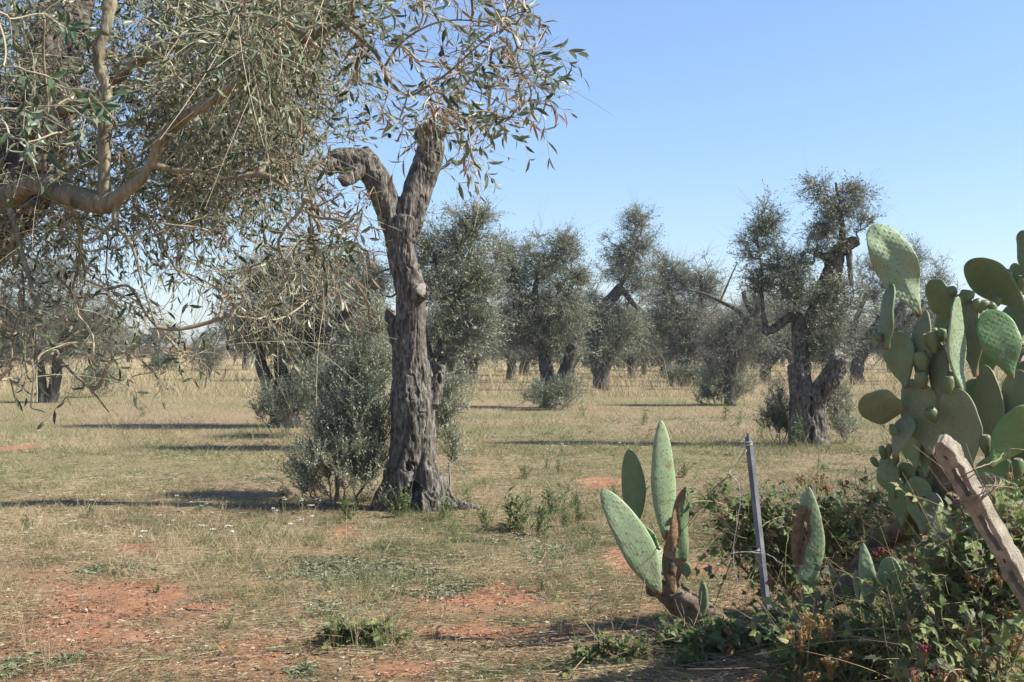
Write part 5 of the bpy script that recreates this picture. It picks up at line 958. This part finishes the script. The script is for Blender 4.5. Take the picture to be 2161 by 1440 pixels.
# ------------------------------------------------------------------ grass, litter and herbs
M['grass'] = foliage_mat('dry_grass', [(0, (.095, .065, .038)), (.18, (.215, .16, .092)), (.4, (.40, .32, .185)), (.6, (.55, .46, .285)), (.64, (.065, .09, .032)), (.8, (.135, .165, .06)), (1, (.225, .245, .105))], None, .3, .6, .25)
def field(n, d0, d1, seed, pw=1.0, wide=1.15):
    r = np.random.default_rng(seed); u = r.random(n); d = (d0 ** (1 - pw) + u * (d1 ** (1 - pw) - d0 ** (1 - pw))) ** (1 / (1 - pw)) if pw != 1 else d0 * (d1 / d0) ** u
    hx = d * (CX / F) * wide + 0.6; x = r.uniform(-1, 1, n) * hx; return r, x, d
def grass(mb, n, d0, d1, seed, hgt, wd, pw=1.0, lean=.5, soilcut=.8, green=0.0, flat=False, clump=0.0):
    r, x, y = field(n, d0, d1, seed, pw); s = soil_mask(x, y); p = np.stack([x, y, 0 * x], 1); w1 = fbm(p * .9 + 40, 3); w2 = fbm(p * 3.3 + 80, 3); k = r.random(n) > s * soilcut
    k &= (np.abs(x - .0) >= 0) & (r.random(n) < np.clip(.65 + clump * w2, .05, 1)); x, y, w1, w2 = x[k], y[k], w1[k], w2[k]; n = len(x)
    lw_ = fbm(np.stack([x * .25, y * .16, 0 * x + 5], 1), 3); gp = sstep(.05, .5, .8 * lw_ + .7 * w2 + green)
    isg = r.random(n) < gp * .75
    v = np.where(isg, r.uniform(.65, 1, n), np.clip((.34 if flat else .36) + (.2 if flat else .16) * r.normal(0, 1, n) + .16 * w1, .02, .6))
    base = np.stack([x, y, ground_z(x, y) - .004], 1); hh = hgt * r.lognormal(0, .4, n) * np.clip(1 + .5 * w1 + .4 * w2, .35, 2); az = r.uniform(0, 6.283, n); ln = np.abs(r.normal(lean, .3, n)); 
    if flat: dirv = np.stack([np.cos(az), np.sin(az), r.uniform(-.02, .16, n)], 1); base[:, 2] += r.uniform(.004, .02, n)
    else: dirv = norm(np.stack([np.cos(az) * ln, np.sin(az) * ln, np.ones(n)], 1))
    ww = wd * r.uniform(.6, 1.4, n) * (1 + .035 * (y - 6)); sd = norm(np.cross(dirv, np.stack([np.cos(az + 1.3), np.sin(az + 1.3) * .5, r.uniform(-.2, .9, n) if flat else 0 * az], 1)))
    mid = base + dirv * hh[:, None] * .55; tip = base + dirv * hh[:, None] + np.stack([np.cos(az), np.sin(az), -0.7 + 0 * az], 1) * (hh * (.0 if flat else .22) * r.random(n))[:, None]
    X = np.stack([base - sd * ww[:, None] * .5, base + sd * ww[:, None] * .5, mid + sd * ww[:, None] * .4, mid - sd * ww[:, None] * .4, tip], 1).reshape(-1, 3); b = np.arange(n)[:, None] * 5
    mb.add(X, [b + [0, 1, 2, 3], b + [3, 2, 4]], np.repeat(v, 5))
mb = MB(); grass(mb, 45000, 4.9, 9, 301, .055, .0022, 1.4, .7, .95, .05, False, .9); grass(mb, 70000, 7.5, 12, 305, .06, .0022, 1.4, .6, .93, .36, False, .7); grass(mb, 170000, 9.5, 20, 302, .06, .0024, 1.5, .65, .85, .42, False, .6); grass(mb, 140000, 18, 45, 303, .085, .0032, 1.5, .6, .75, .5, False, .3); grass(mb, 60000, 40, 130, 304, .42, .006, 1.4, .4, .3, -.4)
struct(mb.obj('grass', M['grass'], smooth=False), 'stuff')
mb = MB(); grass(mb, 190000, 4.9, 12, 311, .075, .0023, 1.7, .5, .72, -.8, True, .3); grass(mb, 60000, 10, 22, 312, .10, .0028, 1.6, .5, .6, -.8, True)
struct(mb.obj('straw_litter', M['grass'], smooth=False), 'stuff')
# crumbs of earth and fallen leaves
r = np.random.default_rng(351); rr_, x, y = field(26000, 4.9, 13, 352, 1.8); sm_ = soil_mask(x, y); k = r.random(len(x)) < .08 + .7 * sm_ * (.3 + .7 * (fbm(np.stack([x * 4, y * 4, 0 * x], 1), 2) > 0)); x, y = x[k], y[k]; n = len(x)
oc, of = ico(1); sz = np.minimum(r.lognormal(-5.3, .55, n), .022); P3 = np.stack([x, y, ground_z(x, y) + sz * .2], 1); V = P3[:, None] + sz[:, None, None] * (oc[None] * (1 + .3 * r.normal(0, 1, (n, 12, 1)))) * np.array([1, 1, .65])
mb = MB(); mb.add(V.reshape(-1, 3), [(np.arange(n)[:, None, None] * 12 + of).reshape(-1, 3)], np.repeat(r.random(n), 12))
struct(mb.obj('earth_clods', var_mat('earth_clods', [(0, (.20, .10, .065)), (.6, (.36, .19, .12)), (.9, (.42, .28, .2)), (1, (.5, .45, .38))], .95, .1), smooth=False), 'stuff')
rr_, x, y = field(26000, 4.9, 14, 353, 1.8); n = len(x); az = r.uniform(0, 6.28, n); d_ = np.stack([np.cos(az), np.sin(az), r.uniform(-.1, .35, n)], 1); p = np.stack([x, y, ground_z(x, y) + r.uniform(.004, .022, n)], 1)
mb = MB(); leaves(mb, p, d_, np.array([0, 0, 1.0]) + r.normal(0, .45, (n, 3)), r.uniform(.02, .055, n), r.uniform(.007, .014, n), r.random(n))
struct(mb.obj('fallen_leaves', foliage_mat('fallen_leaves', [(0, (.07, .045, .03)), (.4, (.17, .115, .075)), (.75, (.30, .235, .165)), (1, (.46, .40, .30))], None, .1, .7, .2), smooth=False), 'stuff')
# low broad-leaved ground cover
M['herb'] = foliage_mat('ground_cover_leaf', [(0, (.085, .11, .05)), (.5, (.16, .185, .095)), (1, (.26, .275, .165))], None, .2, .55, .3)
HERB_PX = [(1100, 1165, 200, 34), (800, 1190, 160, 50), (640, 1200, 120, 30), (560, 1120, 90, 16), (370, 1125, 70, 16), (240, 1200, 70, 20), (700, 1290, 90, 26), (1000, 1150, 70, 20), (420, 955, 80, 12), (120, 950, 90, 10), (240, 1010, 120, 12), (1300, 905, 120, 10), (1500, 960, 100, 8), (20, 1410, 40, 22), (150, 1395, 30, 12), (640, 1420, 24, 16), (560, 1010, 90, 16), (1450, 890, 160, 12), (1850, 960, 90, 20), (1780, 990, 60, 24), (760, 1230, 140, 26), (920, 1240, 120, 20), (1230, 1120, 60, 16), (1180, 920, 150, 12), (330, 1215, 26, 8)]
r = np.random.default_rng(330); hp = []
for cx, cy, rx, ry in HERB_PX:
    d_ = gd(cy); k = int(40 + rx * ry * .16); rx_ = rx / F * d_; rd = (gd(cy - ry) - gd(cy + ry)) / 2; q = r.normal(0, .5, (k, 2)); x = (cx - CX) / F * d_ + q[:, 0] * rx_; y = d_ + q[:, 1] * rd; ok = (fbm(np.stack([x * 3, y * 3, 0 * x], 1), 2) > -.15); hp.append(np.stack([x, y], 1)[ok])
hp = np.concatenate(hp); mb = MB(); nl = 7; c = np.repeat(hp, nl, 0); n = len(c); az = r.uniform(0, 6.28, n); el = r.uniform(.1, .8, n); d_ = np.stack([np.cos(az) * np.cos(el), np.sin(az) * np.cos(el), np.sin(el)], 1); p = np.stack([c[:, 0], c[:, 1], ground_z(c[:, 0], c[:, 1])], 1) + r.normal(0, .018, (n, 3)) * [1, 1, 0] + [0, 0, .004]
sz = np.repeat(r.lognormal(-3.8, .35, len(hp)), nl) * (1 + .02 * (c[:, 1] - 6)); blades(mb, p, d_, np.array([0, 0, 1.0]) + r.normal(0, .3, (n, 3)), sz, sz * .36, np.clip(np.repeat(r.uniform(.2, .9, len(hp)), nl) + r.normal(0, .1, n), 0, 1), OV2, .3, .25)
struct(mb.obj('ground_cover', M['herb'], smooth=False), 'stuff')
# upright weeds, one object each
M['weed'] = foliage_mat('weed_leaf', [(0, (.055, .1, .03)), (.6, (.105, .17, .055)), (1, (.18, .24, .09))], None, .25, .5, .3)
def weed_mesh(seed, h, stems, dens):
    r = np.random.default_rng(seed); mb = MB(); st = MB(); u = np.linspace(0, 1, 6)[None, :, None]; D_ = norm(np.stack([r.normal(0, .25, stems), r.normal(0, .25, stems), np.ones(stems)], 1)); o = np.stack([r.normal(0, h * .16, stems), r.normal(0, h * .16, stems), 0 * np.ones(stems)], 1); Lh = h * r.uniform(.55, 1.05, stems)[:, None, None]
    Q = o[:, None] + D_[:, None] * Lh * u; tubes(st, Q, np.linspace(.0024, .001, 6)[None].repeat(stems, 0), 4, .5); K = dens; tt = np.linspace(.08, 1, K) * 5; i = np.minimum(tt.astype(int), 4); f = (tt - i)[None, :, None]; p = (Q[:, i] * (1 - f) + Q[:, i + 1] * f).reshape(-1, 3); n = len(p); az = r.uniform(0, 6.28, n)
    d_ = norm(np.stack([np.cos(az), np.sin(az), r.uniform(.2, 1.3, n)], 1)); l = h * .22 * r.uniform(.6, 1.2, n); blades(mb, p, d_, np.array([0, 0, 1.0]) + r.normal(0, .3, (n, 3)), l, l * .22, r.uniform(.1, .9, n), OV2, .3, .3)
    return st.mesh('weed_stems', M['cane']), mb.mesh('weed_leaves', M['weed'], False)
WM = [weed_mesh(k, .26, s, dn) for k, (s, dn) in enumerate(((10, 16), (5, 18), (16, 15), (2, 20)))]
def place(nm, lab, cat, grp, meshes, px, py, sc, rz):
    d_ = gd(py); x = (px - CX) / F * d_; loc = (x, d_, float(ground_z(x, d_)))
    if isinstance(meshes, bpy.types.Mesh): t = bpy.data.objects.new(nm, meshes); C.objects.link(t); t.location = loc; tag(t, lab, cat, grp); meshes = ()
    else: t = thing(nm, lab, cat, grp, loc)
    t.rotation_euler = (0, 0, rz); t.scale = (sc, sc, sc)
    for n_, me in meshes:
        o = bpy.data.objects.new(n_, me); C.objects.link(o); o.parent = t
    return t
r = np.random.default_rng(77)
def weed(lab, k, px, py, hpx, grp=None):
    d_ = gd(py); place('weed', lab, 'weed', grp, (('stem', WM[k][0]), ('leaves', WM[k][1])), px, py, hpx / F * d_ / .26, r.uniform(0, 6))
weed('single spiky upright weed right of the central trunk roots', 3, 966, 1150, 66); weed('broad clump of green weeds nearest the red soil right of the central trunk', 2, 1095, 1122, 92)
weed('bushy green weed behind the broad clump, toward the cactus', 2, 1170, 1088, 66); weed('upright weed growing against the right root of the central trunk', 1, 985, 1068, 52)
weed('green weed right beside the broad clump', 0, 1140, 1132, 76); weed('rounded weed at the foot of the central trunk, right side', 0, 940, 1100, 60); weed('small weed between the central trunk and the broad clump', 0, 1025, 1112, 46)
for px, py in ((1195, 1115), (1225, 1105), (1270, 1085), (1300, 1075), (1350, 1060), (1215, 1075), (1440, 1010), (1180, 1000), (1110, 1010), (1155, 990)):
    weed('leafy green weed scattered right of the broad weed clump', int(r.integers(0, 3)), px, py, r.uniform(32, 54), 'weeds right of the broad clump')
weed('tall pale weed in front of the hollow sawn olive trunk', 1, 1680, 945, 66); weed('leafy weed left of the hollow sawn olive, by the stake', 1, 1605, 930, 40); weed('tall green weed under the flat topped olive', 1, 1532, 890, 44); weed('reddish weed at the front foot of the central trunk', 0, 840, 1095, 60)
weed('bright upright weed in front of the central trunk hollow', 1, 858, 1085, 54); weed('weed under the left bush in its shade', 0, 596, 1072, 50); weed('feathery weed left of the central trunk under the bush', 0, 735, 1100, 54)
weed('small star shaped weed on the red soil patch below the broad clump', 0, 1145, 1250, 34); weed('small weed on bare soil at the bottom centre', 0, 920, 1350, 22); weed('round weed at the bottom left of centre', 0, 648, 1425, 34)
for px, py in ((330, 1255), (480, 1330), (230, 1330), (60, 1120), (190, 1095), (420, 1085), (560, 1085), (640, 890), (600, 925), (300, 880), (1360, 900), (1560, 900), (1230, 1170), (1320, 1150), (530, 1190), (690, 1250), (850, 1260), (1230, 880), (1400, 930)):
    weed('small tufted weed standing in the dry grass', int(r.integers(0, 2)), px, py, r.uniform(20, 38), 'tufted weeds in the dry grass')
# seeding grass stalks and white umbels
def stalk_mesh(seed, kind):
    r = np.random.default_rng(seed); st = MB(); hd = MB(); S = 7 if kind == 'stalk' else 3; u = np.linspace(0, 1, 6)[None, :, None]; D_ = norm(np.stack([r.normal(0, .16, S), r.normal(0, .16, S), np.ones(S)], 1)); o = np.stack([r.normal(0, .03, S), r.normal(0, .03, S), 0 * np.ones(S)], 1); Lh = .32 * r.uniform(.6, 1.1, S)[:, None, None]; Q = o[:, None] + D_[:, None] * Lh * u + np.stack([r.normal(0, .05, S), r.normal(0, .05, S), 0 * np.ones(S)], 1)[:, None] * u * u
    tubes(st, Q, np.linspace(.0014, .0008, 6)[None].repeat(S, 0), 4, r.uniform(.3, .58, S))
    if kind == 'stalk':
        for q in Q:
            n = 16; tt = r.uniform(.68, 1, n)[:, None]; p = q[3] + (q[5] - q[3]) * (tt - .6) / .4; hd.f = hd.f; leaves(hd, p, norm(q[5] - q[4] + rand_dirs(r, n) * .012), rand_dirs(r, n), .022, .0045, r.uniform(.4, .6, n))
    else:
        for q in Q[:2]:
            n = 26; e = q[5] + r.normal(0, .013, (n, 3)) * [1, 1, .25] + [0, 0, .01]; tubes(st, np.stack([np.tile(q[5], (n, 1)), e], 1), np.full((n, 2), .0006), 3, .7); oc, of = ico(1)
            hd.add((e[:, None] + oc[None] * [.0042, .0042, .0022]).reshape(-1, 3), [(np.arange(n)[:, None, None] * 12 + of).reshape(-1, 3)], .5)
    o_ = st.n; st.v += hd.v; st.a += hd.a; st.n += hd.n
    for (k_, m_), fl in hd.f.items(): st.f.setdefault((k_, 1), []).extend([f_ + o_ for f_ in fl])
    return st.mesh('seeding_stalks' if kind == 'stalk' else 'wild_carrot', [M['grass'], M['grass'] if kind == 'stalk' else M['umbel']], False)
M['umbel'] = plain('white_umbel', (.55, .55, .47), (.72, .71, .64), 30)
SM = [stalk_mesh(k, 'stalk') for k in range(3)]; UM = [stalk_mesh(k + 9, 'umbel') for k in range(3)]
for k in range(64):
    px = r.uniform(10, 1480); py = r.choice([r.uniform(1200, 1440), r.uniform(1060, 1220)])
    if px > 1180 and py > 1300: continue
    d_ = gd(py); m_ = SM[k % 3]; place('grass_stalks', 'thin clump of straw coloured seeding grass stalks on the open field', 'grass', 'seeding grass clumps on the open field', m_, px, py, r.uniform(.55, 1.05), r.uniform(0, 6))
for k in range(70):
    px, py = (r.uniform(60, 700), r.uniform(1060, 1220)) if k < 26 else ((r.uniform(1080, 1640), r.uniform(880, 1000)) if k < 58 else (r.uniform(20, 480), r.uniform(880, 960)))
    m_ = UM[k % 3]; place('wild_carrot', 'small wild carrot with flat white flower heads in the dry grass', 'wildflower', 'white wild carrot flowers in the field', m_, px, py, r.uniform(.5, 1.0), r.uniform(0, 6))
# dry sticks and a bent wire-like stem by the small prickly pear
for k, (lab, pts, rr) in enumerate((('thin dark dry stem bent over left of the small prickly pear', [(1255, 1360, 6.3), (1250, 1310, 6.3), (1246, 1265, 6.3), (1262, 1256, 6.3), (1280, 1262, 6.3)], .002), ('long arching dry stem in front of the leftmost tall pad', [(1330, 1400, 6.0), (1345, 1310, 6.0), (1362, 1220, 6.05), (1378, 1170, 6.1), (1392, 1150, 6.1)], .0024),
        ('dark forked dry stem with small leaves left of the crooked brown stem', [(1298, 1350, 6.1), (1290, 1300, 6.1), (1305, 1250, 6.15), (1325, 1232, 6.2)], .0024), ('pale dry twig crossing behind the torn pad', [(1738, 1180, 5.4), (1770, 1205, 5.35), (1800, 1222, 5.3)], .0018), ('pale thin twig before the metal stake', [(1480, 1140, 5.8), (1500, 1190, 5.75), (1530, 1260, 5.7)], .0014))):
    o = wire('dry_stem', None, pts, rr, 'wire', None, 30); tag(o, lab, 'stem')
r = np.random.default_rng(3)
for lab, x0, y0, x1, y1 in (('short dark stick lying on the red soil at the bottom left', 560, 1376, 645, 1380), ('thin stick lying on the round red soil patch', 395, 1290, 455, 1296), ('pale stick lying in the grass left of centre', 262, 1196, 330, 1212), ('dark stick on the straw at the lower right of centre', 1080, 1321, 1180, 1318)):
    A_, B_ = W(x0, y0, gd(y0)), W(x1, y1, gd(y1)); p = np.stack([A_ + (B_ - A_) * q for q in np.linspace(0, 1, 12)]); p[:, 2] += .012; p += np.cumsum(r.normal(0, .003, p.shape), 0) * [1, 1, .2]; mb = MB(); tubes(mb, p[None], np.linspace(.006, .003, 12)[None], 6, .3, cap=True); tag(mb.obj('stick', M['twig_far']), lab, 'stick')
# ------------------------------------------------------------------ camera, sun, sky
cd = bpy.data.cameras.new('camera'); cam = bpy.data.objects.new('camera', cd); C.objects.link(cam)
m, nt, N, L = new_mat('air'); pv = N.new('ShaderNodeVolumePrincipled'); pv.inputs['Color'].default_value = (0.86, 0.92, 1.0, 1); pv.inputs['Density'].default_value = 0.00045; pv.inputs['Anisotropy'].default_value = 0.3
o_ = N.new('ShaderNodeOutputMaterial'); L.new(pv.outputs[0], o_.inputs['Volume'])
mb = MB(); bx = np.array([(x, y, z) for z in (-1.6, 14) for y in (-20, 1500) for x in (-1000, 1000)], float); mb.add(bx, [np.array([(0, 2, 3, 1), (4, 5, 7, 6), (0, 1, 5, 4), (2, 6, 7, 3), (0, 4, 6, 2), (1, 3, 7, 5)])])
hz = mb.obj('haze', m, smooth=False); struct(hz, 'stuff')
cam.location = (0, 0, H); cam.rotation_euler = (math.pi / 2, 0, 0)
cd.sensor_fit = 'HORIZONTAL'; cd.sensor_width = 36; cd.lens = 36 * F / 2161; cd.shift_y = (HY - 720) / 2161; cd.clip_start = 0.05; cd.clip_end = 3000
bpy.context.scene.camera = cam
sd = bpy.data.lights.new('sun', 'SUN'); sd.energy = 5.0; sd.angle = math.radians(0.53); sd.color = (1.0, 0.955, 0.87)
so = bpy.data.objects.new('sun', sd); C.objects.link(so)
sv = Vector((math.sin(SUN_AZ) * math.cos(SUN_EL), math.cos(SUN_AZ) * math.cos(SUN_EL), math.sin(SUN_EL)))
so.rotation_euler = sv.to_track_quat('Z', 'Y').to_euler(); so.location = sv * 30
wd = bpy.data.worlds.new('World'); bpy.context.scene.world = wd; wd.use_nodes = True
nt = wd.node_tree; bg = nt.nodes['Background']; sk = nt.nodes.new('ShaderNodeTexSky'); sk.sky_type = 'NISHITA'; sk.sun_disc = False
sk.sun_elevation = SUN_EL; sk.sun_rotation = SUN_AZ; sk.air_density = 1.0; sk.dust_density = 0.25; sk.ozone_density = 3.0; sk.altitude = 60
tc = nt.nodes.new('ShaderNodeTexCoord'); sp = nt.nodes.new('ShaderNodeSeparateXYZ'); nt.links.new(tc.outputs['Generated'], sp.inputs[0])
rp = nt.nodes.new('ShaderNodeValToRGB'); e = rp.color_ramp.elements; e[0].position = 0.0; e[0].color = (0.71, 0.75, 0.90, 1); e[1].position = 0.30; e[1].color = (1.0, 1.0, 1.06, 1)
mx = nt.nodes.new('ShaderNodeMix'); mx.data_type = 'RGBA'; mx.blend_type = 'MULTIPLY'; mx.inputs[0].default_value = 1
nt.links.new(sp.outputs[2], rp.inputs[0]); nt.links.new(sk.outputs[0], mx.inputs[6]); nt.links.new(rp.outputs[0], mx.inputs[7]); nt.links.new(mx.outputs[2], bg.inputs[0]); bg.inputs[1].default_value = 0.1
vs = bpy.context.scene.view_settings; vs.view_transform = 'Standard'; vs.look = 'None'; vs.gamma = 1; vs.exposure = 1.0; vs.use_curve_mapping = False
